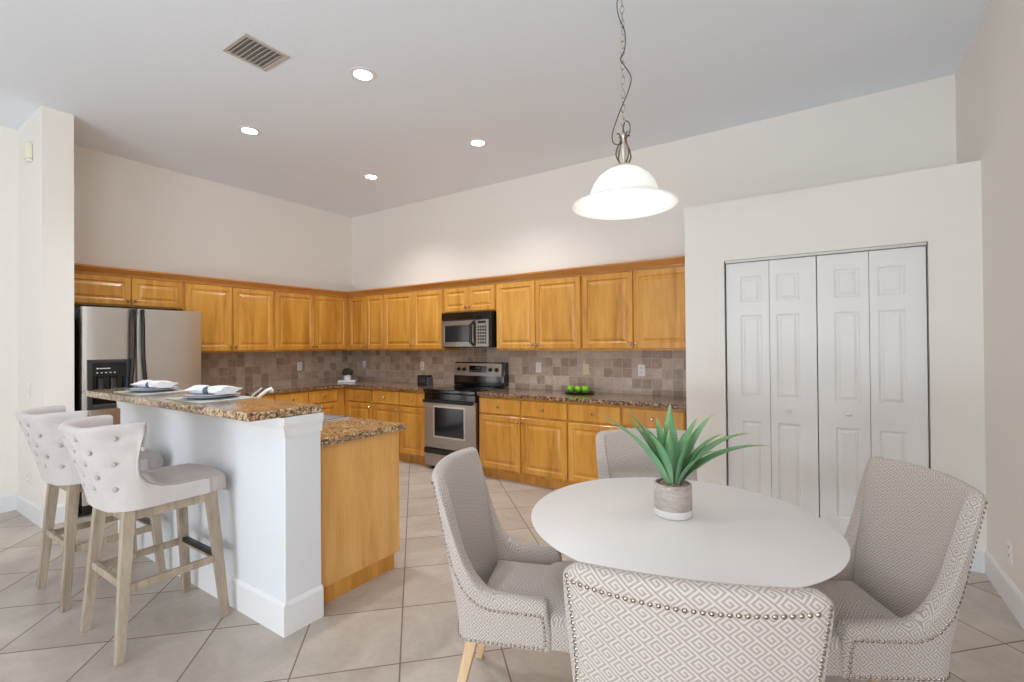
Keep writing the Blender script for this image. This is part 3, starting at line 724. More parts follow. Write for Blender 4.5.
for k, (x, y, a, lab) in enumerate(((2.08, -3.31, 0.10, 'place setting nearer the refrigerator'), (2.93, -3.31, 0.22, 'place setting nearer the camera'))):
    b = N(); prism(b, [(x-0.22, y-0.16), (x+0.22, y-0.16), (x+0.22, y+0.16), (x-0.22, y+0.16)], BZ, BZ+0.003)
    tag(link('placemat', b, M['placemat']), 'silver-grey placemat under the ' + lab, 'placemat', 'place settings on the bar')
    b = N(); lathe(b, [(r*1.13, z) for r, z in PLATE], n=48); o = link('dinner_plate', b, M['bluechina'], None, True, (x, y, BZ+0.004)); tag(o, 'blue-grey dinner plate, lower plate of the ' + lab, 'plate', 'place settings on the bar')
    b = N(); lathe(b, [(r*0.98, z*0.9) for r, z in PLATE], n=40); o = link('salad_plate', b, M['china'], None, True, (x, y, BZ+0.013)); tag(o, 'white salad plate stacked in the ' + lab, 'plate', 'place settings on the bar')
    o = link('napkin', napkin_bm(), M['napkin'], None, True, (x+0.01, y, BZ+0.028), a); tag(o, 'rolled white cloth napkin on the ' + lab, 'napkin', 'place settings on the bar')
    b = N(); lathe(b, [(0.027, -0.016), (0.031, -0.016), (0.031, 0.016), (0.027, 0.016), (0.027, -0.016)], n=20, axis='X', sx=1.15, sy=0.85)
    o = link('napkin_ring', b, M['ring'], None, True, (x+0.01-0.023*math.cos(a), y-0.023*math.sin(a), BZ+0.048), a); tag(o, 'grey napkin ring around the napkin of the ' + lab, 'napkin ring', 'place settings on the bar')

# ------------------------------------------------------------------ small things on the back counter
CZ = CT1+0.001
b = N(); lathe(b, [(0, 0), (0.09, 0), (0.155, 0.008), (0.16, 0.014), (0.152, 0.013), (0.088, 0.007), (0, 0.007)], n=32)
tag(link('fruit_tray', b, M['black'], None, True, (3.900, -0.20, CZ)), 'flat black tray under three green apples', 'tray')
for k, (x, y, s, lab) in enumerate(((3.800, -0.205, 0.98, 'left of the three bright green apples on the black tray'), (3.885, -0.195, 0.96, 'middle of the three bright green apples on the black tray'), (3.972, -0.207, 1.02, 'right of the three bright green apples on the black tray'))):
    a = empty('apple', (x, y, CZ+0.0075), k, lab, 'apple', 'green apples on the tray')
    b = N(); R = 0.040*s
    lathe(b, [(0, 0.006), (R*0.35, 0), (R*0.72, R*0.22), (R*0.97, R*0.75), (R, R*1.1), (R*0.85, R*1.55), (R*0.5, R*1.78), (R*0.22, R*1.72), (0, R*1.55)], n=24); link('flesh', b, M['apple'], a, 60)
    b = N(); tube(b, [(0, 0, R*1.52), (0.003, 0, R*1.8), (0.007, 0.002, R*2.0)], 0.0018, 6); link('stem', b, M['stem'], a)
# small plant on a stack in the corner
b = N(); box(b, -0.12, 0.12, -0.085, 0.085, 0, 0.014, 0.004); box(b, -0.115, 0.115, -0.08, 0.08, 0.0145, 0.030, 0.002)
tag(link('serving_board', b, M['china'], None, False, (0.40, -0.40, CZ), 0.72), 'pale board under the small potted plant in the counter corner', 'board')
sp_ = empty('small_potted_plant', (0.40, -0.40, CZ+0.031), 0, 'small round dark plant in a white pot in the counter corner', 'plant')
b = N(); lathe(b, [(0, 0), (0.045, 0), (0.052, 0.03), (0.050, 0.075), (0.044, 0.075), (0.044, 0.06), (0, 0.06)], n=24); link('pot', b, M['china'], sp_, True)
b = N(); bmesh.ops.create_icosphere(b, subdivisions=4, radius=1)
for v in b.verts:
    q = v.co.normalized(); r = 0.072 + 0.010*math.sin(q.x*17+q.y*9)*math.sin(q.z*15+q.y*13) + random.uniform(-0.004, 0.004)
    v.co = Vector((q.x*r, q.y*r, 0.108 + q.z*r*0.78))
link('foliage', b, M['moss'], sp_, True)
# little black clock / dock left of the stove
ck = empty('countertop_clock', (1.83, -0.33, CZ), 0.12, 'small black boxy clock with a grey display, on the counter left of the stove', 'clock')
b = N(); box(b, -0.085, 0.075, -0.05, 0.05, 0, 0.135, 0.006, 2); link('case', b, M['black'], ck)
b = N(); box(b, -0.045, 0.035, -0.0525, -0.0495, 0.055, 0.09, 0.001); link('display', b, M['charcoal'], ck)
b = N(); box(b, 0.076, 0.090, -0.06, 0.045, 0, 0.11, 0.003); link('side_panel', b, M['ring'], ck)

# ------------------------------------------------------------------ upholstery builders
def hint(tbl, x):
    if x <= tbl[0][0]: return tbl[0][1]
    for (a, fa), (c, fc_) in zip(tbl, tbl[1:]):
        if x <= c:
            q = (x-a)/(c-a); q = q*q*(3-2*q) if len(tbl) < 4 else q
            return fa + (fc_-fa)*q
    return tbl[-1][1]
def u_path(W, D, yf, R, n_arc=9, n_back=8, n_side=14, bow=0.0):
    """plan of the shell from the left front end round the back to the right front end; back at y=-D, half width W, bowed by `bow`"""
    right = []; th = 0.0
    for _ in range(20):
        xs = W - R*(1-math.sin(th)); th = math.atan(2*bow*xs/W**2)
    for k in range(n_back+1):
        x = xs*k/n_back; right.append((x, -D + bow*(x/W)**2))
    y0 = -D + bow*(xs/W)**2
    for k in range(1, n_arc+1):
        a = th + (PI/2-th)*k/n_arc; right.append((xs+R*(math.sin(a)-math.sin(th)), y0+R*(math.cos(th)-math.cos(a))))
    ys = y0+R*math.cos(th)
    for k in range(1, n_side+1): right.append((W, ys+(yf-ys)*k/n_side))
    left = [(-x, y) for x, y in right[1:]][::-1]
    return left + right
def shell(path, htop, zb, lean, flare, thick, zin, dimples=(), nz=16, endr=0.018):
    b = N(); uvl = b.loops.layers.uv.new('UVMap')
    n = len(path); arc = [0]
    for p, q in zip(path, path[1:]): arc.append(arc[-1]+math.hypot(q[0]-p[0], q[1]-p[1]))
    mid = arc[-1]/2; cols = []
    def normal(i):
        a = path[max(i-1, 0)]; c = path[min(i+1, n-1)]; tx, ty = c[0]-a[0], c[1]-a[1]; L = math.hypot(tx, ty)
        return (-ty/L, tx/L), (tx/L, ty/L)
    def section(i, h, ins, ext, sgn):
        (nx, ny), (tx, ty) = normal(i); out = []
        th = thick(h) if callable(thick) else thick
        r = th/2; pts = []
        i_a, i_b = max(i-1, 0), min(i+1, n-1); dh = htop(path[i_b])-htop(path[i_a]); dl = arc[i_b]-arc[i_a]; hyp = math.hypot(dh, dl); sn, cs = dh/hyp, dl/hyp; shift = {}
        for k in range(nz+1): pts.append((0.0, zb + (h-r-zb)*k/nz, zb + (h-r-zb)*k/nz))
        for k in range(1, 8):
            a = PI*k/8; aa = a if a < PI/2 else PI-a; shift[len(pts)] = -sn*r*aa; pts.append((r-r*math.cos(a), h-r+r*math.sin(a), h-r+r*aa*cs))
        for k in range(nz+1):
            z = h-r + (zin-(h-r))*k/nz; pts.append((th, z, z))
        pts.append((th, zb+0.004, zb))
        for kk, (d, z, v) in enumerate(pts):
            d2 = min(max(d, ins), th-ins); z2 = max(min(z, h-ins), zb)
            f = flare(z2); x = path[i][0]*f + nx*d2 + tx*ext*sgn; y = path[i][1] - lean(z2, path[i][1]) + ny*d2 + ty*ext*sgn
            if d == 0.0 and dimples and ins == 0:
                u = arc[i]-mid
                for du, dz in dimples:
                    rr = math.hypot(u-du, z2-dz); g = 0.014*math.exp(-(rr/0.022)**2); x += nx*g; y += ny*g
            out.append(((x, y, z2), (arc[i]+ext*sgn+shift.get(kk, 0.0), v)))
        return out
    secs = []
    h0, h1 = htop(path[0]), htop(path[-1])
    for a in (90, 60, 30):
        q = math.radians(a); secs.append(section(0, h0, endr*(1-math.cos(q)), endr*math.sin(q), -1))
    for i in range(n): secs.append(section(i, htop(path[i]), 0, 0, 1))
    for a in (30, 60, 90):
        q = math.radians(a); secs.append(section(n-1, h1, endr*(1-math.cos(q)), endr*math.sin(q), 1))
    V = [[b.verts.new(p) for p, _ in s] for s in secs]; m_ = len(secs[0])
    def face(vs, uvs):
        try: f = b.faces.new(vs)
        except ValueError: return
        for lp, uv in zip(f.loops, uvs): lp[uvl].uv = uv
    for i in range(len(secs)-1):
        for k in range(m_):
            k2 = (k+1) % m_
            u = [secs[i][k][1], secs[i+1][k][1], secs[i+1][k2][1], secs[i][k2][1]]
            if k2 == 0: u = [(a, 0) for a, _ in u]
            face((V[i][k], V[i+1][k], V[i+1][k2], V[i][k2]), u)
    for s, idx in ((secs[0], 0), (secs[-1], -1)): face(V[idx], [(q[0][0]*1.0, q[0][2]) for q in s])
    return b
def pad(outline, z0, z1, r, dome=0.015, nr=5, inner=5):
    """cushion with rounded top edge; planar uv on top"""
    b = N(); uvl = b.loops.layers.uv.new('UVMap')
    n = len(outline); cx_ = sum(p[0] for p in outline)/n; cy_ = sum(p[1] for p in outline)/n
    R0 = min(math.hypot(p[0]-cx_, p[1]-cy_) for p in outline)
    rings = []; arcl = [0]
    for p, q in zip(outline, outline[1:]+outline[:1]): arcl.append(arcl[-1]+math.hypot(q[0]-p[0], q[1]-p[1]))
    def ring(s, z, side): 
        pts = []
        for k, (x, y) in enumerate(outline):
            L = math.hypot(x-cx_, y-cy_); f = max(0.0, (L-s)/L)
            px, py = cx_+(x-cx_)*f, cy_+(y-cy_)*f
            pts.append(((px, py, z), side))
        return pts
    rings.append(ring(0, z0, 1)); rings.append(ring(0, z1-r, 1))
    for k in range(1, nr+1):
        a = PI/2*k/nr; rings.append(ring(r*(1-math.cos(a)), z1-r+r*math.sin(a), 0))
    for k in range(1, inner+1):
        q = k/(inner+0.3); rings.append([((cx_+(p[0][0]-cx_)*(1-q), cy_+(p[0][1]-cy_)*(1-q), z1+dome*(1-(1-q)**2)), 0) for p in rings[1+nr][:]])
    V = [[b.verts.new(p) for p, _ in r_] for r_ in rings]
    for i in range(len(rings)-1):
        for k in range(n):
            k2 = (k+1) % n; f = b.faces.new((V[i][k], V[i][k2], V[i+1][k2], V[i+1][k]))
            for lp, (vv, kk, ii) in zip(f.loops, ((V[i][k], k, i), (V[i][k2], k+1, i), (V[i+1][k2], k+1, i+1), (V[i+1][k], k, i+1))):
                lp[uvl].uv = (arcl[kk], vv.co.z) if i == 0 else (vv.co.x+0.01, vv.co.y)
    f = b.faces.new(V[-1]); 
    for lp in f.loops: lp[uvl].uv = (lp.vert.co.x+0.01, lp.vert.co.y)
    b.faces.new(V[0][::-1])
    return b
def nails(pts_dirs, r=0.0048):
    b = N()
    for p, d in pts_dirs:
        d = Vector(d).normalized(); s = d.orthogonal().normalized(); t = d.cross(s); p = Vector(p)
        rg_ = [b.verts.new(p + (s*math.cos(2*PI*k/8)+t*math.sin(2*PI*k/8))*r) for k in range(8)]
        r2 = [b.verts.new(p + d*r*0.45 + (s*math.cos(2*PI*k/8)+t*math.sin(2*PI*k/8))*r*0.72) for k in range(8)]
        top = b.verts.new(p + d*r*0.7)
        for k in range(8): b.faces.new((rg_[k], rg_[(k+1) % 8], r2[(k+1) % 8], r2[k])); b.faces.new((r2[k], r2[(k+1) % 8], top))
        b.faces.new(rg_[::-1])
    return b
def resample(pts, step):
    out = []; acc = 0.0; nxt = 0.0
    for (p, d), (q, e) in zip(pts, pts[1:]):
        p_, q_ = Vector(p), Vector(q); L = (q_-p_).length
        while nxt <= acc+L+1e-9:
            t = (nxt-acc)/L if L > 0 else 0; out.append((p_.lerp(q_, t), Vector(d).lerp(Vector(e), t))); nxt += step
        acc += L
    return out

# ------------------------------------------------------------------ dining chair (local +y is where it faces)
def make_dining_chair():
    c = empty('dining_chair')
    W, D, YFR, R = 0.245, 0.240, 0.135, 0.070
    path = u_path(W, D, YFR, R, 12, 10, 26, 0.055)
    prof = [(-0.240, 0.955), (-0.190, 0.953), (-0.172, 0.940), (-0.160, 0.880), (-0.148, 0.760), (-0.130, 0.655), (-0.105, 0.585), (-0.075, 0.545), (-0.035, 0.525), (0.14, 0.518)]
    def lean(z, y=0): 
        q = max(0, (z-0.40)/0.55); return 0.098*q**1.15
    def flare(z): 
        q = max(0, min(1, (z-0.36)/0.6)); return 0.99+0.150*q
    def ht(p):
        h = hint(prof, p[1]); 
        if p[1] < -0.19: h += 0.008*math.cos(min(1, abs(p[0])/W)*PI/2)
        return h
    th = lambda h: 0.050 if h > 0.9 else 0.050+0.018*min(1, (0.9-h)/0.3)
    link('backrest_shell', shell(path, ht, 0.345, lean, flare, th, 0.42), M['key'], c, 50)
    # seat: rounded block that reaches out in front of the arms
    o = []
    for x, y in ((0.180, -0.145), (0.180, 0.135), (0.232, 0.150), (0.236, 0.24), (0.215, 0.275), (0.12, 0.292), (0, 0.297)): o.append((x, y))
    o = o + [(-x, y) for x, y in o[::-1][1:]]
    # dense outline
    dense = []
    for p, q in zip(o, o[1:]+o[:1]):
        k = max(1, int(math.hypot(q[0]-p[0], q[1]-p[1])/0.03))
        for j in range(k): dense.append((p[0]+(q[0]-p[0])*j/k, p[1]+(q[1]-p[1])*j/k))
    link('seat', pad(dense, 0.347, 0.468, 0.034, 0.034), M['key'], c, 60)
    # nail trim
    P = []
    arms = []
    for i, p in enumerate(path):
        a = path[max(i-1, 0)]; q = path[min(i+1, len(path)-1)]; tx, ty = q[0]-a[0], q[1]-a[1]; L = math.hypot(tx, ty); nx, ny = ty/L, -tx/L
        arms.append((p, (nx, ny)))
    def on(p, nrm, z): return ((p[0]*flare(z)+nrm[0]*0.0005, p[1]-lean(z)+nrm[1]*0.0005, z), (nrm[0], nrm[1], 0.05))
    def top_z(p): return ht(p)-0.045
    line = [on(p, n_, top_z(p)) for p, n_ in arms]
    line2 = [on(p, n_, 0.353) for p, n_ in arms]
    back_i = [i for i, (p, n_) in enumerate(arms) if n_[1] < -0.85]
    i0, i1 = back_i[0], back_i[-1]
    def zdip(i): 
        u = (arms[i][0][0])/W; return 0.920 - 0.010*(1-min(1, u*u))
    def trim(q): link('nailhead_trim', nails(q, 0.0060), M['nail'], c, 60)
    trim(resample([on(arms[i][0], arms[i][1], zdip(i)) for i in range(i0, i1+1)], 0.0165))
    def side_at(y, sgn):
        h_ = [a for a in arms if a[0][0]*sgn > 0.10 and a[0][1] > -D+0.02]
        if sgn < 0: h_ = h_[::-1]
        for (p, n1), (q, n2) in zip(h_, h_[1:]):
            if p[1] <= y <= q[1] and q[1] > p[1]:
                t = (y-p[1])/(q[1]-p[1]); return (p[0]+(q[0]-p[0])*t, y), (n1[0]+(n2[0]-n1[0])*t, n1[1]+(n2[1]-n1[1])*t)
        return h_[0]
    NL = [(-0.186, 0.925), (-0.188, 0.86), (-0.190, 0.77), (-0.188, 0.69), (-0.178, 0.62), (-0.158, 0.558), (-0.130, 0.512), (-0.100, 0.486), (-0.060, 0.475), (0.0, 0.473), (0.06, 0.473), (0.131, 0.473), (0.131, 0.43), (0.131, 0.362)]
    for sgn in (-1, 1):
        trim(resample([on(*side_at(y, sgn), z) for y, z in NL], 0.0165))
    trim(resample(line2, 0.0165))
    fr_ = [((x, y+0.0006, 0.353), (0, 1, 0)) for x, y in [(-0.234, 0.245), (-0.215, 0.276), (-0.12, 0.2925), (0, 0.2975), (0.12, 0.2925), (0.215, 0.276), (0.234, 0.245)]]
    trim(resample(fr_, 0.0165))
    for sx in (-1, 1):
        b = N(); bar(b, (sx*0.195, 0.245, 0.346), (sx*0.205, 0.262, 0), 0.044, 0.044, 0.028, 0.028, 0.004); link('leg', b, M['oak'], c)
        b = N(); bar(b, (sx*0.175, -0.150, 0.346), (sx*0.195, -0.235, 0), 0.044, 0.044, 0.028, 0.028, 0.004); link('leg', b, M['oak'], c)
    return c
ch0 = make_dining_chair()
def rz_of(dx, dy): return math.atan2(-dx, dy)
spots = [((5.708, -3.414), (-0.306, 0.952), 'patterned greek-key dining chair nearest the camera, seen from behind'),
         ((4.981, -3.054), (0.928, 0.371), 'patterned greek-key dining chair left of the table, nailhead arm toward the camera'),
         ((6.083, -2.540), (-0.870, -0.490), 'patterned greek-key dining chair right of the table, in front of the closet doors'),
         ((5.345, -2.350), (0.551, -0.834), 'patterned greek-key dining chair on the far side of the table, behind the aloe plant')]
for k, ((x, y), (dx, dy), lab) in enumerate(spots):
    o = ch0 if k == 0 else dup(ch0)
    o.location = (x, y, 0); o.rotation_euler = (0, 0, rz_of(dx, dy)); tag(o, lab, 'chair', 'dining chairs round the table')

# ------------------------------------------------------------------ bar stool
def make_stool():
    c = empty('bar_stool')
    W, D, YFR, R = 0.243, 0.256, 0.150, 0.13
    path = u_path(W, D, YFR, R, 14, 10, 22, 0.03)
    prof = [(-0.255, 1.075), (-0.23, 1.085), (-0.195, 1.085), (-0.182, 1.05), (-0.176, 0.98), (-0.168, 0.90), (-0.150, 0.84), (-0.115, 0.795), (-0.06, 0.770), (0.02, 0.758), (0.16, 0.758)]
    def lean(z, y=0):
        q = max(0, (z-0.68)/0.4); return 0.112*q**1.1 - (0.165*q**1.5)*min(1, max(0, (y+0.25)/0.055))
    def flare(z):
        q = max(0, min(1, (z-0.68)/0.4)); return 0.95+0.24*q*q
    ht = lambda p: hint(prof, p[1])
    dm = []
    for z, us in ((1.020, (-0.20, -0.07, 0.07, 0.20)), (0.960, (-0.27, -0.135, 0, 0.135, 0.27)), (0.900, (-0.20, -0.07, 0.07, 0.20)), (0.840, (-0.135, 0, 0.135)), (0.780, (-0.20, -0.07, 0.07, 0.20))):
        for u in us: dm.append((u, z))
    link('backrest_shell', shell(path, ht, 0.675, lean, flare, 0.05, 0.72, dm, nz=26), M['linen'], c, 60)
    # buttons
    arc = [0]
    for p, q in zip(path, path[1:]): arc.append(arc[-1]+math.hypot(q[0]-p[0], q[1]-p[1]))
    mid = arc[-1]/2
    for u, z in dm:
        for i in range(len(path)-1):
            if arc[i] <= u+mid <= arc[i+1]:
                t = (u+mid-arc[i])/(arc[i+1]-arc[i]); p = (path[i][0]+(path[i+1][0]-path[i][0])*t, path[i][1]+(path[i+1][1]-path[i][1])*t)
                tx, ty = path[i+1][0]-path[i][0], path[i+1][1]-path[i][1]; L = math.hypot(tx, ty); nx, ny = ty/L, -tx/L; break
        P = Vector((p[0]*flare(z)-nx*0.009, p[1]-lean(z, p[1])-ny*0.009, z)); d_ = Vector((nx, ny, 0))
        b = N(); s = d_.orthogonal().normalized(); t_ = d_.cross(s); prev = None
        for rr, hh in ((0.0115, 0), (0.011, 0.005), (0.007, 0.0085), (0.003, 0.0095)):
            r_ = [b.verts.new(P + d_*hh + (s*math.cos(2*PI*k/12)+t_*math.sin(2*PI*k/12))*rr) for k in range(12)]
            if prev:
                for k in range(12): b.faces.new((prev[k], prev[(k+1) % 12], r_[(k+1) % 12], r_[k]))
            prev = r_
        b.faces.new(prev); link('button', b, M['linen_in'], c, True)
    # nails on the front edge of the wings and arms
    nl = []
    n_ = len(path)
    for sgn in (0, 1):
        seq = []
        for i in (range(n_//2, n_) if sgn else range(n_//2, -1, -1)):
            p = path[i]
            if p[1] < -0.20: continue
            h = ht(p); a = path[max(i-1, 0)]; q = path[min(i+1, n_-1)]; tx, ty = q[0]-a[0], q[1]-a[1]; L = math.hypot(tx, ty); nx, ny = -ty/L, tx/L
            zc = h-0.004; seq.append(((p[0]*flare(zc)+nx*0.012, p[1]-lean(zc, p[1])+ny*0.012+0.004, zc), (-nx*0.5, 0.5, 0.7)))
        link('nailhead_trim', nails(resample(seq, 0.012), 0.0045), M['nail'], c, 60)
    o = [(0.175, -0.20), (0.182, 0.12), (0.222, 0.155), (0.226, 0.20), (0.205, 0.245), (0.12, 0.268), (0, 0.275)]
    o = o + [(-x, y) for x, y in o[::-1][1:]]; dense = []
    for p, q in zip(o, o[1:]+o[:1]):
        k = max(1, int(math.hypot(q[0]-p[0], q[1]-p[1])/0.03))
        for j in range(k): dense.append((p[0]+(q[0]-p[0])*j/k, p[1]+(q[1]-p[1])*j/k))
    link('seat', pad(dense, 0.677, 0.758, 0.03, 0.022), M['linen_in'], c, 60)
    b = N()
    for s in (-1, 1): box(b, s*0.183-0.012, s*0.183+0.012, -0.18, 0.18, 0.622, 0.674, 0.002); box(b, -0.18, 0.18, s*0.183-0.012, s*0.183+0.012, 0.622, 0.674, 0.002)
    link('apron', b, M['ashwood'], c)
    T, Bm = 0.178, 0.228
    leg = lambda sx, sy, z: (sx*(Bm+(T-Bm)*z/0.674), sy*(Bm+(T-Bm)*z/0.674), z)
    for sx in (-1, 1):
        for sy in (-1, 1):
            b = N(); bar(b, leg(sx, sy, 0.674), leg(sx, sy, 0), 0.050, 0.042, 0.038, 0.034, 0.003, side=(0, 1, 0)); link('leg', b, M['ashwood'], c)
    def stretch(p, q, name='stretcher', mat='ashwood', w_=0.022, h_=0.034):
        b = N(); bar(b, p, q, w_, h_, bev=0.003, side=(0, 0, 1) if False else None); return link(name, b, M[mat], c)
    zs = 0.315
    for sx in (-1, 1):
        b = N(); bar(b, leg(sx, -1, zs), leg(sx, 1, zs), 0.022, 0.036, bev=0.003, side=(1, 0, 0)); link('stretcher', b, M['ashwood'], c)
    b = N(); bar(b, leg(-1, -1, 0.335), leg(1, -1, 0.335), 0.022, 0.036, bev=0.003, side=(0, 1, 0)); link('stretcher', b, M['ashwood'], c)
    b = N(); bar(b, leg(-1, 1, 0.315), leg(1, 1, 0.315), 0.022, 0.036, bev=0.003, side=(0, 1, 0)); fb = link('footrest', b, M['ashwood'], c)
    b = N(); q0, q1 = leg(-1, 1, 0.315), leg(1, 1, 0.315); box(b, q0[0]+0.02, q1[0]-0.02, q0[1]-0.014, q0[1]+0.014, 0.312, 0.338, 0.002); link('kick_plate', b, M['black'], fb)
    return c
st = make_stool()
st.location = (3.112, -3.658, 0); tag(st, 'tufted greige bar stool nearer the camera, at the open end of the bar', 'bar stool', 'bar stools at the island')
dup(st, (2.32, -3.658, 0), 0, 'tufted greige bar stool farther from the camera, nearer the stub wall')

# ------------------------------------------------------------------ dining table
TC = (5.526, -2.769)
tb = empty('dining_table', (TC[0], TC[1], 0), 0, 'round white pedestal dining table with a thin-edged top', 'table')
b = N(); lathe(b, [(0, 0.716), (0.50, 0.718), (0.557, 0.732), (0.568, 0.738), (0.570, 0.742), (0.566, 0.7445), (0, 0.7445)], n=128); link('tabletop', b, M['tabletop'], tb, True)
b = N(); lathe(b, [(0, 0), (0.225, 0), (0.23, 0.006), (0.20, 0.016), (0.10, 0.035), (0.05, 0.09), (0.032, 0.22), (0.030, 0.42), (0.045, 0.58), (0.085, 0.68), (0.14, 0.7145), (0, 0.7155)], n=48); link('pedestal', b, M['pedestal'], tb, True)

# aloe in a stone pot
pl_ = empty('aloe_plant', (5.514, -2.745, 0.7455), 0, 'green spiky aloe plant in a round stone-and-white pot on the dining table', 'plant')
PR = 0.073
b = N(); lathe(b, [(0, 0), (PR-0.004, 0), (PR, 0.004), (PR, 0.126), (PR-0.003, 0.129), (PR-0.008, 0.129), (PR-0.009, 0.112), (0, 0.110)], n=48); link('pot', b, M['pot'], pl_, True)
b = N(); lathe(b, [(0, 0.120), (PR-0.012, 0.119), (PR-0.012, 0.111), (0, 0.111)], n=24); so = link('soil', b, M['soil'], pl_, True)
b = N()
for k in range(90):
    a = random.uniform(0, 2*PI); r = (PR-0.016)*math.sqrt(random.random()); s = random.uniform(0.004, 0.008)
    mm = Matrix.Translation((r*math.cos(a), r*math.sin(a), 0.122)) @ Matrix.Rotation(random.uniform(0, 3), 4, 'Z') @ Matrix.Diagonal((s*1.3, s, s*0.7, 1)); bmesh.ops.create_icosphere(b, subdivisions=1, radius=1, matrix=mm)
o = link('pebbles', b, M['pebble'], pl_, True); o['kind'] = 'stuff'
VR = Vector((0.834, 0.551, 0)); VD = Vector((-0.551, 0.834, 0))      # plant's own across / depth directions
# (across, depth, height of tip above soil, across at mid bulge, width)
LV = [(-0.285, 0.02, 0.275, 0.55, 0.042, 0.030), (-0.245, -0.06, 0.245, 0.60, 0.044, 0.030), (-0.165, 0.05, 0.285, 0.45, 0.042, 0.02), (-0.155, 0.10, 0.240, 0.55, 0.038, 0.03),
      (-0.045, 0.06, 0.250, 0.3, 0.034, 0.01), (0.000, 0.02, 0.310, 0.25, 0.044, 0.005), (0.005, 0.11, 0.225, 0.3, 0.032, 0.01), (0.115, 0.05, 0.250, 0.5, 0.040, 0.02), (0.185, 0.06, 0.265, 0.55, 0.040, 0.02),
      (0.185, -0.02, 0.200, 0.55, 0.036, 0.03), (0.320, 0.04, 0.190, 0.62, 0.040, 0.06), (0.345, -0.05, 0.160, 0.62, 0.044, 0.06), (0.130, -0.09, 0.150, 0.6, 0.046, 0.03),
      (-0.11, -0.08, 0.21, 0.5, 0.040, 0.03), (0.06, -0.05, 0.205, 0.4, 0.042, 0.02), (-0.07, 0.16, 0.20, 0.5, 0.034, 0.04), (0.12, 0.15, 0.19, 0.5, 0.034, 0.04), (-0.02, -0.03, 0.22, 0.3, 0.036, 0.01)]
b = N(); uvl = b.loops.layers.uv.new('UVMap')
for (ax_, dp, hz, bulge, wd_, sag) in LV:
    tip = VR*ax_*1.06 + VD*dp + Vector((0, 0, hz)); wd_ = wd_*1.25; tip.z *= 1.07; horiz = Vector((tip.x, tip.y, 0)); L = horiz.length
    root = (horiz.normalized()*0.018 if L > 0.01 else Vector((0, 0, 0))) + Vector((0, 0, 0)); n = 14
    side = Vector((-horiz.y, horiz.x, 0)).normalized() if L > 0.02 else VR
    if L <= 0.08: side = VR
    rows = []
    ctrl = root + Vector((horiz.x*0.38, horiz.y*0.38, hz*0.72 + sag))
    for k in range(n+1):
        t = k/n; p = root*(1-t)**2 + ctrl*2*t*(1-t) + tip*t*t; p2 = p + Vector((0, 0, 0.114))
        tg = ((ctrl-root)*2*(1-t) + (tip-ctrl)*2*t).normalized(); sd = (side - tg*side.dot(tg)).normalized(); nm = sd.cross(tg)
        if nm.z < 0: nm = -nm
        wd2 = wd_*(0.62+0.55*math.sin(min(1, t*2.4)*PI/2) - 0.17)*(1-t**1.9)*0.62 + 0.0008
        thk = 0.006*(1-t)+0.0008
        cup = wd2*0.30
        rows.append([(p2 - sd*wd2 + nm*cup, 0.0), (p2 - sd*wd2*0.5 - nm*0.2*cup, 0.25), (p2 - nm*thk*0.9, 0.5), (p2 + sd*wd2*0.5 - nm*0.2*cup, 0.75), (p2 + sd*wd2 + nm*cup, 1.0), (p2 + sd*wd2*0.5 + nm*(thk*0.4), 0.75), (p2 + nm*thk*0.25, 0.5), (p2 - sd*wd2*0.5 + nm*(thk*0.4), 0.25)])
    V = [[b.verts.new(q) for q, _ in r] for r in rows]
    for i in range(n):
        for k in range(8):
            k2 = (k+1) % 8; f = b.faces.new((V[i][k], V[i][k2], V[i+1][k2], V[i+1][k]))
            for lp, uv in zip(f.loops, ((rows[i][k][1], i/n), (rows[i][k2][1], i/n), (rows[i][k2][1], (i+1)/n), (rows[i][k][1], (i+1)/n))): lp[uvl].uv = uv
    b.faces.new(V[0]); b.faces.new(V[-1][::-1])
link('foliage', b, M['leaf'], pl_, 60)

# ------------------------------------------------------------------ pendant lamp
PX, PY, PZ = 5.36, -2.85, 1.992
def m_shade():
    t = MT('frosted_glass_shade', 0.35, 0, (244, 243, 240)); t.b.inputs['Transmission Weight'].default_value = 0.0
    t.b.inputs['Emission Color'].default_value = (1, 0.985, 0.95, 1); t.b.inputs['Emission Strength'].default_value = 0.10
    tr = t.n('ShaderNodeBsdfTranslucent'); tr.inputs[0].default_value = (0.95, 0.94, 0.92, 1); mx = t.n('ShaderNodeMixShader'); mx.inputs[0].default_value = 0.14
    out = t.t.nodes['Material Output']; t.l(t.b.outputs[0], mx.inputs[1]); t.l(tr.outputs[0], mx.inputs[2]); t.l(mx.outputs[0], out.inputs[0]); return t.m
def m_emit(name, col, st_):
    t = MT(name, 0.4); t.b.inputs['Emission Color'].default_value = col; t.b.inputs['Emission Strength'].default_value = st_; return t.m
M['shade'] = m_shade(); M['lens'] = m_emit('downlight_lens', (1, 0.97, 0.92, 1), 14.0); M['bulb'] = m_emit('bulb', (1, 0.97, 0.9, 1), 3.0)
pd = empty('pendant_lamp', (PX, PY, PZ), 0, 'white bell-shaped glass pendant lamp hanging on a chain over the table', 'pendant lamp')
b = N(); lathe(b, [(0.206, 0.000), (0.209, 0.004), (0.205, 0.009), (0.175, 0.022), (0.150, 0.035), (0.140, 0.046), (0.134, 0.060), (0.123, 0.088), (0.102, 0.118), (0.072, 0.142), (0.036, 0.157), (0.032, 0.158), (0.032, 0.154), (0.070, 0.137), (0.098, 0.113), (0.118, 0.085), (0.129, 0.058), (0.135, 0.043), (0.146, 0.030), (0.172, 0.016), (0.203, 0.001), (0.206, 0.000)], n=72)
link('lamp_shade', b, M['shade'], pd, 60)
b = N(); bmesh.ops.create_uvsphere(b, u_segments=20, v_segments=12, radius=0.032, matrix=Matrix.Translation((0, 0, 0.095))); link('bulb', b, M['bulb'], pd, True)
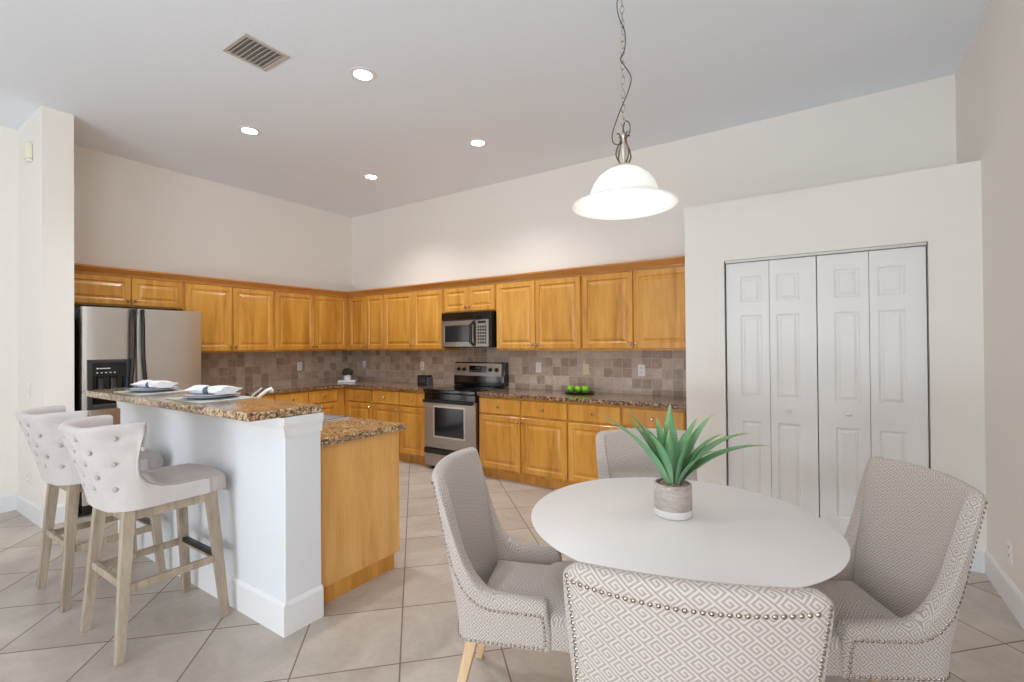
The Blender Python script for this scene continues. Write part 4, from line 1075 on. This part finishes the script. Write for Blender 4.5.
b = N(); lathe(b, [(0, 0.156), (0.036, 0.156), (0.040, 0.160), (0.034, 0.166), (0.014, 0.172), (0.009, 0.19), (0.013, 0.21), (0.012, 0.235), (0.007, 0.255), (0.006, 0.275), (0.009, 0.285), (0.005, 0.295), (0, 0.295)], n=24)
link('fitter', b, M['brass'], pd, True)
b = N()
for k in range(4):
    a = k*PI/2+0.95; ca, sa = math.cos(a), math.sin(a)
    prof_ = [(0.014, 0.168), (0.030, 0.190), (0.036, 0.206), (0.030, 0.232), (0.016, 0.258), (0.012, 0.275), (0.020, 0.292), (0.030, 0.292)]
    tube(b, [(r*ca, r*sa, z) for r, z in prof_], 0.0034, 6)
link('scroll_arm', b, M['bronze'], pd, True)
b = N(); LK = 0.036; nlk = int((CEIL-0.04-PZ-0.307)/(LK*0.80))
for k in range(nlk+1):
    z = 0.312 + k*LK*0.80; ring = []
    for j in range(12):
        a = 2*PI*j/12; px_ = 0.008*math.cos(a); pz_ = LK/2*math.sin(a)
        ring.append((px_, 0, z+pz_) if k % 2 else (0, px_, z+pz_))
    tube(b, ring, 0.0016, 5, closed=True)
link('chain', b, M['nickel'], pd, True)
b = N(); H0 = CEIL-0.03-PZ
cp_ = [(0.0, 0.262), (-0.02, 0.250), (-0.042, 0.258), (-0.045, 0.296), (-0.026, 0.353), (-0.004, 0.41), (0.021, 0.468), (0.033, 0.522), (0.010, 0.566), (-0.010, 0.596), (0.008, 0.64), (0.009, 0.71), (-0.014, 0.768), (-0.021, 0.83), (0.0, 0.90), (0.010, 0.96), (-0.008, 1.03), (-0.012, 1.12), (0.01, 1.22), (0.005, 1.30), (0, H0)]
pts = []
for i in range(len(cp_)-1):
    p0, p1, p2, p3 = cp_[max(i-1, 0)], cp_[i], cp_[i+1], cp_[min(i+2, len(cp_)-1)]
    for j in range(5):
        t = j/5; f = lambda a, b_, c_, d_: 0.5*((2*b_)+(-a+c_)*t+(2*a-5*b_+4*c_-d_)*t*t+(-a+3*b_-3*c_+d_)*t**3)
        x, z = f(p0[0], p1[0], p2[0], p3[0]), f(p0[1], p1[1], p2[1], p3[1]); pts.append((VR.x*x - VD.x*0.004, VR.y*x - VD.y*0.004, z))
pts.append((0, 0, H0)); tube(b, pts, 0.0022, 6); link('cord', b, M['charcoal'], pd, True)
b = N(); loop_ = [(VR.x*(0.014+0.014*math.cos(a)), VR.y*(0.014+0.014*math.cos(a)), 0.318+0.03*math.sin(a)) for a in [2*PI*j/16 for j in range(16)]]
tube(b, loop_, 0.0021, 6, closed=True); link('cord_loop', b, M['charcoal'], pd, True)
b = N(); lathe(b, [(0, H0), (0.02, H0), (0.06, H0+0.018), (0.065, H0+0.0295), (0, H0+0.0295)], n=32); link('canopy', b, M['brass'], pd, True)
l = bpy.data.lights.new('pendant_bulb_light', 'POINT'); l.energy = 2.6; l.color = (1, 0.93, 0.82); l.shadow_soft_size = 0.035
o = bpy.data.objects.new('pendant_bulb_light', l); o.location = (PX, PY, PZ+0.045); C.objects.link(o)

# ------------------------------------------------------------------ recessed lights, vent
cans = [((3.265, -2.439), 'recessed ceiling light nearest the camera, right of the air vent'), ((1.691, -2.429), 'recessed ceiling light nearest the refrigerator'),
        ((3.244, -1.050), 'recessed ceiling light in front of the stove, nearest the pendant lamp'), ((1.655, -1.018), 'recessed ceiling light nearest the room corner')]
first = None
for (x, y), lab in cans:
    if first is None:
        c = empty('recessed_light', (x, y, CEIL)); first = c
        b = N(); lathe(b, [(0.062, -0.001), (0.066, -0.006), (0.095, -0.004), (0.097, -0.0005), (0.062, -0.0005)], n=40); link('trim_ring', b, M['white'], c, True)
        b = N(); lathe(b, [(0, -0.003), (0.055, -0.0035), (0.0635, -0.001), (0, -0.0008)], n=40); link('lens', b, M['lens'], c, True)
    else: c = dup(first, (x, y, CEIL))
    tag(c, lab, 'ceiling light', 'recessed ceiling lights')
    l = bpy.data.lights.new('downlight', 'SPOT'); l.energy = 64; l.spot_size = math.radians(130); l.spot_blend = 0.8; l.shadow_soft_size = 0.06; l.color = (0.97, 0.98, 1.0)
    o = bpy.data.objects.new('downlight', l); o.location = (x, y, CEIL-0.02); C.objects.link(o)
vt = empty('ceiling_vent', (2.885, -3.008, CEIL), 0, 'white metal air vent with angled louvers in the ceiling', 'vent')
b = N(); h1, h2 = 0.148, 0.122
for q in ((-h1, h1, -h1, -h2), (-h1, h1, h2, h1), (-h1, -h2, -h2, h2), (h2, h1, -h2, h2)): box(b, q[0], q[1], q[2], q[3], -0.010, -0.0005, 0.002)
link('frame', b, M['track'], vt)
b = N(); box(b, -h2, h2, -h2, h2, -0.0022, -0.0006); link('duct_opening', b, M['track_dark'], vt)
for k in range(8):
    y = -0.105 + k*0.030; b = N()
    bar(b, (-h2, y, -0.009), (h2, y, -0.009), 0.025, 0.0025, side=(0, 0.85, 0.5)); link('louver', b, M['track'], vt)
